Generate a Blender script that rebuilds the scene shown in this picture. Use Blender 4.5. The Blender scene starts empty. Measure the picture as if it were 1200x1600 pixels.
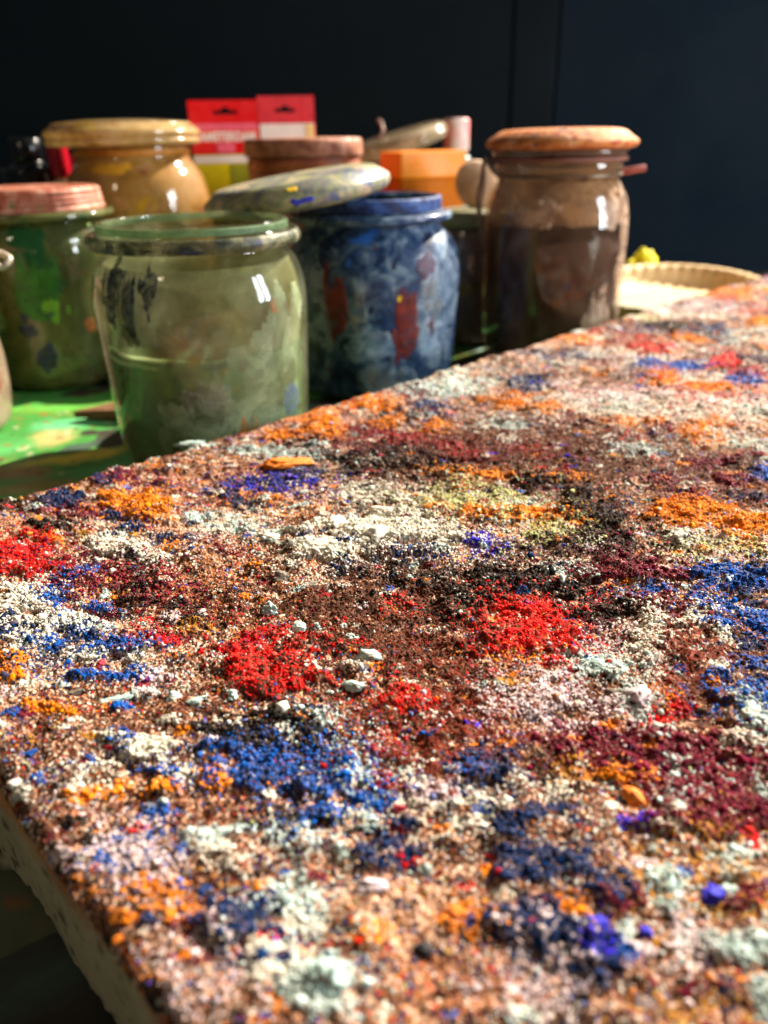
import bpy, bmesh, math, random
import numpy as np
from mathutils import Vector, Matrix, Euler

random.seed(7)
rng = np.random.default_rng(11)
C = bpy.context.scene.collection
PI = math.pi
rad = math.radians

# ------------------------------------------------------------------ helpers
def lin(r, g, b):
    f = lambda c: (c/255/12.92) if c/255 <= .04045 else ((c/255+.055)/1.055)**2.4
    return (f(r), f(g), f(b))

def tag(o, label=None, cat=None, group=None, kind=None):
    if label: o['label'] = label
    if cat: o['category'] = cat
    if group: o['group'] = group
    if kind: o['kind'] = kind
    return o

def thing(name, loc, label, cat, group=None, rz=0.0):
    o = bpy.data.objects.new(name, None)
    o.empty_display_size = .01
    o.location = loc
    o.rotation_euler = (0, 0, rz)
    C.objects.link(o)
    return tag(o, label, cat, group)

def link(name, me, mat, parent=None, smooth=True):
    o = bpy.data.objects.new(name, me)
    if mat: me.materials.append(mat)
    C.objects.link(o)
    if parent: o.parent = parent
    me.polygons.foreach_set('use_smooth', np.full(len(me.polygons), smooth))
    return o

def mesh_np(name, verts, faces, cols=None):
    """fast mesh from numpy arrays; faces: (n,3) or (n,4)"""
    me = bpy.data.meshes.new(name)
    v = np.ascontiguousarray(verts, dtype=np.float32)
    f = np.ascontiguousarray(faces, dtype=np.int32)
    k = f.shape[1]
    me.vertices.add(len(v)); me.vertices.foreach_set('co', v.ravel())
    me.loops.add(f.size); me.loops.foreach_set('vertex_index', f.ravel())
    me.polygons.add(len(f)); me.polygons.foreach_set('loop_start', np.arange(0, f.size, k, dtype=np.int32))
    me.update(calc_edges=True)
    if cols is not None:
        a = me.color_attributes.new('Pigment', 'FLOAT_COLOR', 'POINT')
        c = np.ones((len(v), 4), np.float32); c[:, :3] = cols
        a.data.foreach_set('color', c.ravel())
    return me

def grid_faces(n, m, cyc=False):
    """n rows, m columns"""
    i = np.arange(n-1)[:, None]; j = np.arange(m if cyc else m-1)[None, :]
    j2 = (j+1) % m
    a = i*m+j; b = i*m+j2; c = (i+1)*m+j2; d = (i+1)*m+j
    return np.stack([a, b, c, d], -1).reshape(-1, 4)

def _h(ix, iy, s):
    x = (ix.astype(np.int64)*374761393 + iy.astype(np.int64)*668265263 + s*974634777) & 0x7fffffff
    x = ((x ^ (x >> 13))*1274126177) & 0x7fffffff
    x = ((x ^ (x >> 15))*2246822519) & 0x7fffffff
    x = x ^ (x >> 11)
    return (x & 0xffffff)/float(0xffffff)

def vnoise(x, y, s=0):
    ix = np.floor(x); iy = np.floor(y)
    fx = x-ix; fy = y-iy
    fx = fx*fx*(3-2*fx); fy = fy*fy*(3-2*fy)
    a = _h(ix, iy, s); b = _h(ix+1, iy, s); c = _h(ix, iy+1, s); d = _h(ix+1, iy+1, s)
    return (a*(1-fx)+b*fx)*(1-fy)+(c*(1-fx)+d*fx)*fy

def fbm(x, y, s=0, o=4):
    t = 0; a = .5; n = 0
    for k in range(o):
        t = t+a*vnoise(x*2**k+17.3*k, y*2**k-9.1*k, s+k); n += a; a *= .5
    return t/n

def catmull(pts, n=6):
    P = [Vector(p) for p in pts]; out = []
    for i in range(len(P)-1):
        p0 = P[max(i-1, 0)]; p1 = P[i]; p2 = P[i+1]; p3 = P[min(i+2, len(P)-1)]
        for k in range(n):
            t = k/n
            out.append(.5*((2*p1)+(p2-p0)*t+(2*p0-5*p1+4*p2-p3)*t*t+(3*p1-p0-3*p2+p3)*t**3))
    out.append(P[-1])
    return out

def lathe(name, prof, mat, parent=None, seg=96, wob=0.0, seed=0, loc=None, rot=None, curve=True):
    """revolve (r,z) points round z"""
    pr = catmull([(p[0], p[1], 0) for p in prof], 5) if curve else [Vector((p[0], p[1], 0)) for p in prof]
    r = np.array([max(p[0], 0) for p in pr]); z = np.array([p[1] for p in pr])
    th = np.arange(seg)*2*PI/seg
    rr = r[:, None]*np.ones(seg)[None, :]; zz = z[:, None]*np.ones(seg)[None, :]
    if wob:
        n = fbm(th[None, :]*0+np.cos(th)[None, :]*2+5+seed*3, np.sin(th)[None, :]*2+5+zz*60, seed, 3)-.5
        rr = rr+wob*n*(rr > 1e-5); zz = zz+wob*.6*n
    V = np.stack([rr*np.cos(th), rr*np.sin(th), zz], -1).reshape(-1, 3)
    me = mesh_np(name, V, grid_faces(len(r), seg, True))
    o = link(name, me, mat, parent)
    if loc: o.location = loc
    if rot: o.rotation_euler = rot
    return o

def tube(name, pts, r, mat, parent=None, seg=10, closed=False, curve=True):
    P = [Vector(p) for p in pts]
    if curve and not closed: P = catmull(P, 6)
    n = len(P); V = []
    up = Vector((0.13, .21, .97))
    for i, p in enumerate(P):
        d = (P[(i+1) % n]-P[i-1]) if closed else (P[min(i+1, n-1)]-P[max(i-1, 0)])
        d.normalize(); a = d.cross(up)
        if a.length < .05: a = d.cross(Vector((1, 0, 0)))
        a.normalize(); b = d.cross(a)
        for k in range(seg):
            t = 2*PI*k/seg; V.append(p+a*math.cos(t)*r+b*math.sin(t)*r)
    F = [(i*seg+k, i*seg+(k+1) % seg, ((i+1) % n)*seg+(k+1) % seg, ((i+1) % n)*seg+k)
         for i in range(n if closed else n-1) for k in range(seg)]
    if not closed:
        c0 = len(V); V.append(P[0]); V.append(P[-1])
        F += [(k, c0, c0, (k+1) % seg) for k in range(0)]
    me = bpy.data.meshes.new(name)
    me.from_pydata([tuple(v) for v in V], [], F)
    bm = bmesh.new(); bm.from_mesh(me)
    bmesh.ops.holes_fill(bm, edges=bm.edges[:]); bm.to_mesh(me); bm.free()
    return link(name, me, mat, parent)

def box(name, x, y, z, mat, parent=None, bev=.001, rot=None, loc=None):
    """x,y,z: (min,max) pairs"""
    bm = bmesh.new(); bmesh.ops.create_cube(bm, size=1)
    for v in bm.verts:
        v.co = Vector((x[0]+(v.co.x+.5)*(x[1]-x[0]), y[0]+(v.co.y+.5)*(y[1]-y[0]), z[0]+(v.co.z+.5)*(z[1]-z[0])))
    if bev: bmesh.ops.bevel(bm, geom=bm.edges[:], offset=bev, segments=2, affect='EDGES', profile=.6)
    me = bpy.data.meshes.new(name); bm.to_mesh(me); bm.free()
    o = link(name, me, mat, parent, smooth=False)
    if rot: o.rotation_euler = rot
    if loc: o.location = loc
    return o

def ico(sub):
    bm = bmesh.new(); bmesh.ops.create_icosphere(bm, subdivisions=sub, radius=1)
    v = np.array([q.co[:] for q in bm.verts], np.float32)
    f = np.array([[w.index for w in p.verts] for p in bm.faces], np.int32)
    bm.free(); return v, f

# ------------------------------------------------------------------ materials
class NT:
    def __init__(s, name):
        s.m = bpy.data.materials.new(name); s.m.use_nodes = True
        s.t = s.m.node_tree; s.t.nodes.clear()
        s.out = s.t.nodes.new('ShaderNodeOutputMaterial')
    def n(s, typ, **kw):
        o = s.t.nodes.new(typ)
        for k, v in kw.items():
            if k.startswith('i_'):
                key = k[2:].replace('_', ' ')
                o.inputs[key].default_value = v
            else: setattr(o, k, v)
        return o
    def l(s, a, b): s.t.links.new(a, b)
    def coords(s): return s.n('ShaderNodeTexCoord').outputs['Object']
    def noise(s, scale, detail=5, rough=.6, dist=0., vec=None, off=0):
        n = s.n('ShaderNodeTexNoise', i_Scale=scale, i_Detail=detail, i_Roughness=rough, i_Distortion=dist)
        v = vec or s.coords()
        if off:
            mp = s.n('ShaderNodeMapping'); mp.inputs['Location'].default_value = (off, off*1.7, -off)
            s.l(v, mp.inputs['Vector']); v = mp.outputs[0]
        s.l(v, n.inputs['Vector']); return n.outputs['Fac']
    def ramp(s, fac, stops, interp='LINEAR'):
        r = s.n('ShaderNodeValToRGB'); r.color_ramp.interpolation = interp
        e = r.color_ramp.elements
        while len(e) < len(stops): e.new(.5)
        for q, (p, c) in zip(e, stops):
            q.position = p; q.color = (c[0], c[1], c[2], 1) if not isinstance(c, (int, float)) else (c, c, c, 1)
        s.l(fac, r.inputs['Fac']); return r.outputs['Color']
    def mix(s, fac, a, b):
        m = s.n('ShaderNodeMix', data_type='RGBA')
        if isinstance(fac, (int, float)): m.inputs[0].default_value = fac
        else: s.l(fac, m.inputs[0])
        for q, w in ((6, a), (7, b)):
            if isinstance(w, tuple): m.inputs[q].default_value = (*w[:3], 1)
            else: s.l(w, m.inputs[q])
        return m.outputs[2]
    def bump(s, h, strength=.3, dist=.001):
        b = s.n('ShaderNodeBump', i_Strength=strength, i_Distance=dist)
        s.l(h, b.inputs['Height']); return b.outputs['Normal']
    def principled(s, col, rough=.6, spec=.4, metal=0., normal=None, coat=0., trans=0.):
        p = s.n('ShaderNodeBsdfPrincipled', i_Metallic=metal)
        p.inputs['Specular IOR Level'].default_value = spec
        p.inputs['Coat Weight'].default_value = coat
        p.inputs['Transmission Weight'].default_value = trans
        if isinstance(col, tuple): p.inputs['Base Color'].default_value = (*col[:3], 1)
        else: s.l(col, p.inputs['Base Color'])
        if isinstance(rough, (int, float)): p.inputs['Roughness'].default_value = rough
        else: s.l(rough, p.inputs['Roughness'])
        if normal is not None: s.l(normal, p.inputs['Normal'])
        return p.outputs[0]
    def surf(s, sh): s.l(sh, s.out.inputs['Surface']); return s.m

def mottled(name, stops, scale=40, detail=6, dist=.6, rough=.55, spec=.4, bump=.3, spots=(), coat=0., off=0., metal=0., bdist=.0006, bscale=8):
    """colour blotches; spots: (colour, scale, threshold, offset)"""
    k = NT(name)
    col = k.ramp(k.noise(scale, detail, .6, dist, off=off), stops)
    for c, sc, th, of in spots:
        f = k.ramp(k.noise(sc, 4, .6, .8, off=of), [(th, 0.), (th+.035, 1.)])
        col = k.mix(f, col, c)
    nb = k.bump(k.noise(scale*bscale, 5, .7, .2, off=off+3), bump, bdist) if bump else None
    r = k.ramp(k.noise(scale*2, 4, .6, 0, off=off+9), [(.3, max(rough-.15, .03)), (.7, min(rough+.2, 1))])
    return k.surf(k.principled(col, r, spec, metal, nb, coat))

def dirty_glass(name, stops, lo, hi, scale=35, tint=(.9, .93, .88), transl=.3, off=0., spots=(), gloss=.06, shine=1.):
    """thin dusty glass: powder film over clear glass, with a glossy surface"""
    k = NT(name)
    col = k.ramp(k.noise(scale, 6, .62, .9, off=off), stops)
    for c, sc, th, of in spots:
        f = k.ramp(k.noise(sc, 4, .6, .8, off=of), [(th, 0.), (th+.04, 1.)])
        col = k.mix(f, col, c)
    fac = k.ramp(k.noise(scale*.55, 6, .65, .6, off=off+5), [(.35, lo), (.65, hi)])
    nb = k.bump(k.noise(scale*6, 4, .7, .2, off=off+2), .12, .0006)
    d = k.principled(col, .6, .2, 0., nb)
    t = k.n('ShaderNodeBsdfTranslucent'); k.l(col, t.inputs['Color'])
    m1 = k.n('ShaderNodeMixShader'); m1.inputs[0].default_value = transl
    k.l(d, m1.inputs[1]); k.l(t.outputs[0], m1.inputs[2])
    tr = k.n('ShaderNodeBsdfTransparent'); tr.inputs['Color'].default_value = (*tint, 1)
    m2 = k.n('ShaderNodeMixShader'); k.l(fac, m2.inputs[0]); k.l(tr.outputs[0], m2.inputs[1]); k.l(m1.outputs[0], m2.inputs[2])
    g = k.n('ShaderNodeBsdfGlossy'); g.inputs['Roughness'].default_value = gloss
    nb2 = k.bump(k.noise(scale*1.2, 3, .5, .2, off=off+7), .06, .002); k.l(nb2, g.inputs['Normal'])
    fr = k.n('ShaderNodeFresnel'); fr.inputs['IOR'].default_value = 1.5
    ge = k.n('ShaderNodeNewGeometry')        # only the air side of the glass mirrors; inside the wall there is none
    iv = k.n('ShaderNodeMath', operation='SUBTRACT'); iv.inputs[0].default_value = shine; k.l(ge.outputs['Backfacing'], iv.inputs[1]); iv.use_clamp = True
    mu = k.n('ShaderNodeMath', operation='MULTIPLY'); k.l(fr.outputs[0], mu.inputs[0]); k.l(iv.outputs[0], mu.inputs[1])
    m3 = k.n('ShaderNodeMixShader'); k.l(mu.outputs[0], m3.inputs[0]); k.l(m2.outputs[0], m3.inputs[1]); k.l(g.outputs[0], m3.inputs[2])
    return k.surf(m3.outputs[0])

def smear_mat(name, stops, lo, hi, scale=120, off=0.):
    """thin, broken paint film: clear glass shows through its gaps"""
    k = NT(name)
    col = k.ramp(k.noise(scale, 6, .65, .7, off=off), stops)
    fac = k.ramp(k.noise(scale*1.1, 7, .7, 1.0, off=off+4), [(.38, lo), (.58, hi)])
    d = k.principled(col, .5, .35, 0, k.bump(k.noise(scale*3, 4, .6, .3), .3, .0005))
    tr = k.n('ShaderNodeBsdfTransparent'); m = k.n('ShaderNodeMixShader')
    k.l(fac, m.inputs[0]); k.l(tr.outputs[0], m.inputs[1]); k.l(d, m.inputs[2])
    return k.surf(m.outputs[0])

def plain(name, c, rough=.5, spec=.4, metal=0., coat=0., bump=.1, var=.12, scale=60):
    d = tuple(x*(1-var) for x in c); e = tuple(min(x*(1+var), 1) for x in c)
    return mottled(name, [(.35, d), (.65, e)], scale, 4, .3, rough, spec, bump, metal=metal, coat=coat)

# ------------------------------------------------------------------ camera
FPX, PITCH, ROLL = 1220., rad(25.6), .02
cam = bpy.data.cameras.new('camera'); co = bpy.data.objects.new('camera', cam); C.objects.link(co)
R0 = Vector((1, 0, 0)); U0 = Vector((0, math.sin(PITCH), math.cos(PITCH))); Bk = Vector((0, -math.cos(PITCH), math.sin(PITCH)))
Rv = R0*math.cos(ROLL)-U0*math.sin(ROLL); Uv = U0*math.cos(ROLL)+R0*math.sin(ROLL)
M = Matrix((Rv, Uv, Bk)).transposed().to_4x4(); M.translation = (0, 0, .16)
co.matrix_world = M
cam.sensor_fit = 'VERTICAL'; cam.sensor_height = 36; cam.lens = 36*FPX/1600
cam.clip_start = .01; cam.clip_end = 20
cam.dof.use_dof = True; cam.dof.focus_distance = .226; cam.dof.aperture_fstop = cam.lens/2.75
cam.dof.aperture_blades = 0
bpy.context.scene.camera = co

# ------------------------------------------------------------------ light
def lamp(name, typ, loc, target, energy, color, **kw):
    d = bpy.data.lights.new(name, typ); d.energy = energy; d.color = color
    for k, v in kw.items(): setattr(d, k, v)
    o = bpy.data.objects.new(name, d); C.objects.link(o); o.location = loc
    o.rotation_euler = (Vector(target)-Vector(loc)).to_track_quat('-Z', 'Y').to_euler()
    return o
lamp('sunbeam_lamp', 'SPOT', (2.0, 2.6, 2.35), (.1, .4, .05), 2500, (1, .89, .74), spot_size=rad(40), spot_blend=.25, shadow_soft_size=.016)
for a in (0, 1):
    for b in (0, 1):   # four panes of the window on the right
        lamp('window_pane_lamp', 'AREA', (1.30, .06+.20*a, .26+.34*b), (0.1, .5, .08), 6.5, (.88, .95, 1), shape='RECTANGLE', size=.13, size_y=.31)
lamp('room_lamp', 'AREA', (-.75, -.55, .95), (0, .5, .08), 1.6, (1, .82, .55), shape='RECTANGLE', size=.12, size_y=.18)
w = bpy.data.worlds.new('World'); bpy.context.scene.world = w; w.use_nodes = True
w.node_tree.nodes['Background'].inputs[0].default_value = (.9, .95, 1, 1)
w.node_tree.nodes['Background'].inputs[1].default_value = .062

# ------------------------------------------------------------------ palette of the powders
PAL = {
 'P': lin(216, 172, 142), 'Q': lin(178, 112, 72), 'B': lin(96, 48, 28), 'R': lin(138, 40, 22), 'D': lin(44, 24, 17),
 'W': lin(236, 228, 208), 'M': lin(196, 214, 206), 'K': lin(222, 200, 200), 'O': lin(248, 138, 8),
 'r': lin(230, 18, 14), 'c': lin(160, 8, 28), 'm': lin(116, 6, 44), 'u': lin(0, 88, 176),
 'n': lin(0, 46, 94), 'v': lin(38, 30, 200), 'k': lin(20, 20, 22), 'y': lin(196, 134, 40), 'l': lin(196, 196, 130)}
KEYS = list(PAL); PALA = np.array([PAL[k] for k in KEYS], np.float32)
GLO = {'P': .235, 'Q': .18, 'B': .20, 'R': .055, 'D': .17, 'W': .06, 'M': .015, 'K': .015, 'O': .022, 'r': .010, 'c': .018, 'm': .016, 'u': .016, 'n': .02, 'v': .004, 'k': .035, 'y': .022, 'l': .008}
GLOB = np.array([GLO[k] for k in KEYS]); GLOB /= GLOB.sum()

# powder patches on the board: (s, t, 2x2 inverse-radius matrix, colour, density, pile height mm)   [board metres]
PATCHES = [
(0.09720,-0.27617,184.37,80.95,-125.85,120.26,'n',0.80,1.60),
(0.09596,-0.26143,98.98,45.18,-168.61,161.66,'m',0.80,1.28),
(0.08662,-0.25839,167.39,71.94,-178.21,171.30,'k',0.90,1.72),
(0.10382,-0.25092,226.06,113.02,-170.63,163.67,'n',0.80,1.48),
(0.10312,-0.23762,168.61,66.43,-55.20,318.57,'n',0.85,1.46),
(0.12437,-0.28539,143.62,73.27,-135.56,128.55,'m',0.70,1.12),
(0.11724,-0.28430,308.16,150.97,-186.74,177.39,'n',0.80,1.22),
(0.11486,-0.25521,113.48,60.16,-85.11,81.38,'O',1.00,1.80),
(0.12190,-0.25032,209.11,117.79,-253.03,241.80,'O',0.70,1.23),
(0.11543,-0.23883,217.73,122.65,-171.06,164.08,'O',0.60,1.08),
(0.12505,-0.22879,237.11,147.05,-171.41,164.42,'M',0.90,0.81),
(0.13155,-0.21309,311.39,213.11,-204.27,196.29,'M',0.80,0.72),
(0.09471,-0.22724,73.31,49.07,-177.77,60.34,'W',0.95,2.09),
(0.09580,-0.21167,199.17,157.89,-390.15,90.61,'W',0.90,1.24),
(0.06939,-0.24892,104.01,39.96,-73.44,70.99,'r',0.85,1.53),
(0.06736,-0.23681,123.22,48.51,-123.77,119.99,'r',0.80,1.44),
(0.07860,-0.25056,207.62,85.90,-153.41,147.96,'r',0.80,1.44),
(0.08176,-0.24864,250.74,107.18,-254.22,245.12,'O',0.50,0.90),
(0.08511,-0.22453,91.96,44.06,-93.74,90.77,'m',0.40,0.64),
(0.09004,-0.19916,68.49,45.71,-120.56,61.42,'m',0.60,0.96),
(0.09198,-0.19993,84.01,56.60,-130.87,66.24,'c',0.35,0.49),
(0.09219,-0.21120,376.65,200.67,-217.74,211.10,'k',0.80,1.00),
(0.08335,-0.19694,241.20,127.23,-163.78,159.55,'k',0.85,1.44),
(0.09053,-0.17895,316.76,191.22,-231.89,226.40,'k',0.85,1.03),
(0.08879,-0.17165,242.07,149.18,-366.10,358.11,'k',0.80,0.93),
(0.07216,-0.22145,493.12,214.59,-261.39,253.96,'n',0.90,0.82),
(0.07735,-0.22066,320.52,146.29,-298.18,289.43,'u',0.90,0.95),
(0.05745,-0.21784,127.66,49.05,-91.63,89.37,'W',0.80,1.76),
(0.06611,-0.21203,344.61,147.31,-141.85,138.26,'u',0.95,1.34),
(0.06455,-0.20311,529.26,231.14,-263.02,256.93,'u',0.90,0.79),
(0.07233,-0.19907,283.58,135.17,-257.73,251.56,'u',0.70,1.07),
(0.06256,-0.19940,128.23,55.80,-155.19,151.78,'W',0.70,1.54),
(0.06969,-0.18839,164.65,80.25,-185.25,181.31,'M',0.60,0.54),
(0.06711,-0.17567,160.59,80.97,-304.15,298.64,'u',0.85,1.30),
(0.05535,-0.18891,286.07,121.18,-301.08,295.55,'u',0.90,1.01),
(0.04876,-0.20433,360.82,133.46,-163.16,159.88,'n',0.90,1.24),
(0.06472,-0.18582,209.41,98.62,-290.26,284.54,'u',0.50,0.90),
(0.05104,-0.19979,136.86,52.88,-115.77,113.49,'W',0.60,1.32),
(0.06801,-0.16581,306.53,163.31,-428.57,421.60,'W',0.90,0.78),
(0.05886,-0.17710,190.81,88.32,-316.86,311.57,'W',0.60,1.18),
(0.07571,-0.17772,161.72,87.16,-163.24,159.92,'c',0.50,0.70),
(0.07747,-0.16638,371.89,214.64,-403.33,395.92,'r',0.80,0.72),
(0.04385,-0.18840,279.05,104.40,-185.00,182.06,'O',0.70,1.26),
(0.04050,-0.18155,318.03,117.86,-345.32,340.56,'O',0.90,0.91),
(0.05657,-0.16672,140.87,66.92,-343.21,338.37,'u',0.80,1.32),
(0.06526,-0.16164,353.15,187.21,-447.58,440.93,'u',0.85,0.72),
(0.06712,-0.15529,188.63,81.90,-193.70,358.96,'K',0.85,0.68),
(0.06444,-0.15618,573.08,309.89,-466.06,459.75,'c',0.80,0.55),
(0.06250,-0.15386,388.36,208.62,-359.40,354.85,'K',0.90,0.72),
(0.05650,-0.15138,405.78,208.06,-434.51,429.77,'u',0.85,0.68),
(0.04251,-0.16222,327.21,136.13,-516.95,511.67,'O',0.90,0.72),
(0.04651,-0.15721,585.18,261.52,-520.88,515.66,'O',0.90,0.53),
(0.09306,-0.14232,78.66,58.13,-75.10,73.85,'r',0.82,1.48),
(0.10165,-0.14815,115.19,87.75,-167.17,163.88,'c',0.40,0.56),
(0.06697,-0.12812,183.87,118.80,-333.11,330.35,'k',0.85,1.11),
(0.07194,-0.12220,190.89,133.70,-239.74,237.80,'k',0.95,1.26),
(0.26023,-0.27396,79.98,76.91,-77.71,71.71,'O',0.95,1.71),
(0.21472,-0.26524,108.72,91.32,-59.76,55.80,'O',1.00,1.80),
(0.19477,-0.27039,93.07,70.90,-97.93,91.75,'O',0.85,1.53),
(0.24332,-0.25031,131.90,129.50,-133.01,123.79,'O',0.80,1.44),
(0.25289,-0.23340,104.52,112.63,-116.85,108.90,'O',0.60,1.08),
(0.28383,-0.27579,104.04,107.26,-80.79,74.14,'m',0.85,1.36),
(0.27192,-0.25365,90.00,96.13,-71.83,66.38,'n',0.60,1.20),
(0.30487,-0.27367,33.83,33.81,-18.72,66.02,'M',0.75,0.68),
(0.22798,-0.25360,96.18,88.35,-103.97,97.03,'m',0.90,1.44),
(0.22947,-0.23095,70.86,75.38,-123.33,68.73,'c',0.85,1.19),
(0.23641,-0.20079,74.15,97.49,-153.61,46.31,'c',0.90,1.26),
(0.21295,-0.21709,36.41,37.01,-99.49,77.54,'k',0.95,2.09),
(0.19899,-0.25521,86.56,70.57,-130.93,122.93,'k',0.80,1.76),
(0.23926,-0.20326,18.51,21.38,-26.56,24.98,'B',0.85,0.26),
(0.18313,-0.25736,47.77,40.04,-170.34,73.78,'M',0.80,0.72),
(0.16584,-0.23037,56.88,43.66,-95.42,90.70,'v',0.30,0.48),
(0.16750,-0.23047,63.28,48.94,-94.74,90.02,'n',0.40,0.80),
(0.21740,-0.19210,100.48,112.19,-217.10,205.66,'O',0.85,1.53),
(0.22726,-0.17689,69.50,86.20,-158.42,150.23,'O',0.90,1.62),
(0.18287,-0.19911,57.84,54.32,-101.23,96.48,'W',0.60,1.32),
(0.20808,-0.16841,37.51,44.97,-62.19,59.32,'l',0.60,0.30),
(0.19344,-0.15824,130.51,154.82,-154.11,147.80,'O',0.90,1.62),
(0.20095,-0.15192,153.82,194.52,-172.48,165.36,'O',0.90,1.44),
(0.18957,-0.17150,209.19,228.77,-265.94,254.56,'O',0.90,1.04),
(0.16129,-0.17296,33.98,32.39,-53.65,51.65,'W',0.85,1.87),
(0.14111,-0.17599,83.27,70.47,-85.81,82.93,'W',0.90,1.98),
(0.16923,-0.15007,160.51,178.15,-134.56,129.96,'W',0.90,1.65),
(0.17643,-0.15112,172.29,196.67,-193.96,186.99,'W',0.90,1.32),
(0.16076,-0.15439,79.69,83.00,-164.75,159.26,'n',0.95,1.90),
(0.17924,-0.14164,138.67,168.71,-178.11,171.94,'v',0.85,1.36),
(0.13674,-0.16525,209.09,181.78,-293.11,284.16,'n',0.90,1.04),
(0.13348,-0.19703,187.53,138.58,-169.72,163.57,'M',0.80,0.72),
(0.13003,-0.13752,27.17,26.28,-34.13,33.33,'B',0.80,0.24),
(0.11626,-0.13325,28.46,25.95,-39.13,38.36,'D',0.40,0.12),
(0.14672,-0.14361,59.93,61.51,-116.88,113.58,'k',0.30,0.66),
(0.14919,-0.12529,118.08,136.39,-92.66,90.35,'k',0.90,1.98),
(0.16142,-0.12576,78.97,96.79,-135.97,132.21,'k',0.90,1.98),
(0.16941,-0.11754,75.31,100.95,-112.17,109.06,'k',0.95,2.09),
(0.17326,-0.10879,90.41,130.67,-139.90,136.17,'k',0.90,1.98),
(0.15262,-0.10502,53.70,71.98,-56.12,54.91,'r',1.00,1.80),
(0.14166,-0.10099,91.36,118.86,-111.52,109.47,'r',0.70,1.26),
(0.10540,-0.10764,135.43,134.95,-164.22,162.24,'r',0.95,1.67),
(0.13654,-0.13575,172.77,175.23,-114.53,111.73,'r',0.30,0.54),
(0.12868,-0.11422,66.26,73.21,-61.17,60.04,'R',0.40,0.16),
(0.65974,-0.28694,15.50,33.26,-32.04,26.88,'O',0.60,1.08),
(0.56575,-0.21256,67.42,162.23,-72.38,63.07,'O',0.80,1.44),
(0.59146,-0.27018,22.86,46.68,-37.91,32.44,'K',0.60,0.48),
(0.63691,-0.26948,54.66,119.88,-55.36,46.87,'c',0.80,1.12),
(0.46138,-0.24488,27.39,48.38,-35.92,31.86,'R',0.80,0.32),
(0.45156,-0.23061,53.09,96.81,-65.38,58.30,'r',0.80,1.44),
(0.52021,-0.24910,42.25,82.14,-61.78,54.00,'k',0.80,1.76),
(0.51754,-0.22816,41.52,86.62,-65.18,57.25,'n',0.90,1.80),
(0.49096,-0.22745,44.24,88.13,-69.62,61.55,'O',0.80,1.44),
(0.44591,-0.18240,67.62,148.32,-58.52,52.77,'r',0.95,1.71),
(0.43643,-0.16653,40.57,93.96,-113.05,102.50,'c',0.80,1.12),
(0.42257,-0.20199,37.07,71.15,-76.13,68.74,'u',0.90,1.62),
(0.41940,-0.16261,48.85,111.21,-100.13,91.22,'u',0.90,1.62),
(0.39839,-0.19499,70.88,132.80,-64.68,58.81,'O',0.90,1.62),
(0.40010,-0.16596,35.62,76.45,-105.07,96.07,'O',0.90,1.62),
(0.33887,-0.24184,87.62,118.34,-50.48,46.07,'n',0.80,1.60),
(0.30883,-0.22749,73.44,96.25,-69.33,63.90,'O',0.95,1.71),
(0.30904,-0.20905,78.78,110.98,-91.83,84.95,'O',0.90,1.62),
(0.30925,-0.19030,53.32,97.80,-206.16,-5.93,'m',0.85,1.36),
(0.31824,-0.15437,72.45,134.23,-107.01,99.92,'m',0.85,1.36),
(0.31593,-0.17230,68.95,116.19,-162.20,150.96,'O',0.85,1.53),
(0.32682,-0.16060,94.56,173.80,-135.50,126.11,'O',0.85,1.53),
(0.32761,-0.14185,68.71,139.60,-86.55,80.85,'O',0.95,1.71),
(0.34636,-0.14092,85.62,183.75,-135.48,126.06,'O',0.90,1.62),
(0.34960,-0.19592,26.52,44.00,-74.74,68.69,'K',0.60,0.48),
(0.33759,-0.18409,76.75,129.94,-90.67,83.78,'M',0.70,0.63),
(0.38189,-0.13615,75.21,180.97,-73.27,67.70,'M',0.85,0.77),
(0.29042,-0.15108,79.84,138.82,-136.99,128.79,'M',0.90,0.81),
(0.26891,-0.17174,17.68,25.94,-22.91,21.55,'B',0.90,0.27),
(0.26396,-0.18034,60.40,83.81,-94.93,89.23,'c',0.40,0.56),
(0.24322,-0.15630,77.24,112.14,-225.99,214.47,'O',0.85,1.53),
(0.23362,-0.16088,71.12,97.50,-128.16,121.77,'k',0.95,2.09),
(0.22793,-0.13695,55.72,147.34,-146.70,-47.96,'k',0.85,1.87),
(0.22093,-0.12588,56.19,114.96,-167.61,25.11,'k',0.95,2.09),
(0.20730,-0.14305,63.73,86.71,-139.59,133.90,'O',0.90,1.62),
(0.25021,-0.10661,49.98,99.58,-96.92,92.80,'O',0.80,1.44),
(0.24886,-0.08405,52.47,123.01,-101.08,97.28,'O',0.95,1.71),
(0.24188,-0.09829,50.98,104.60,-244.10,234.58,'O',0.70,1.26),
(0.29499,-0.12095,55.98,117.18,-132.22,124.98,'m',0.85,1.36),
(0.28583,-0.10593,59.90,134.54,-145.85,138.58,'m',0.85,1.36),
(0.26399,-0.10980,132.61,270.78,-125.91,120.12,'m',0.80,1.28),
(0.30067,-0.10042,118.99,290.34,-140.35,133.07,'u',0.90,1.47),
(0.20211,-0.13262,59.12,83.52,-83.37,80.24,'l',0.60,0.30),
(0.23171,-0.08538,35.08,76.56,-116.92,112.92,'l',0.50,0.25),
(0.20813,-0.11300,41.69,68.10,-80.15,77.35,'k',0.40,0.88),
(0.22669,-0.09701,114.74,224.90,-158.40,152.77,'W',0.85,1.52),
(0.23605,-0.09060,67.49,143.64,-260.33,250.89,'K',0.50,0.40),
(0.18319,-0.11332,112.73,165.42,-226.75,220.02,'M',0.90,0.81),
(0.19946,-0.09768,34.66,70.82,-98.12,49.81,'m',0.90,1.44),
(0.18726,-0.11027,129.99,198.15,-180.48,175.08,'m',0.80,1.28),
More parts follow.
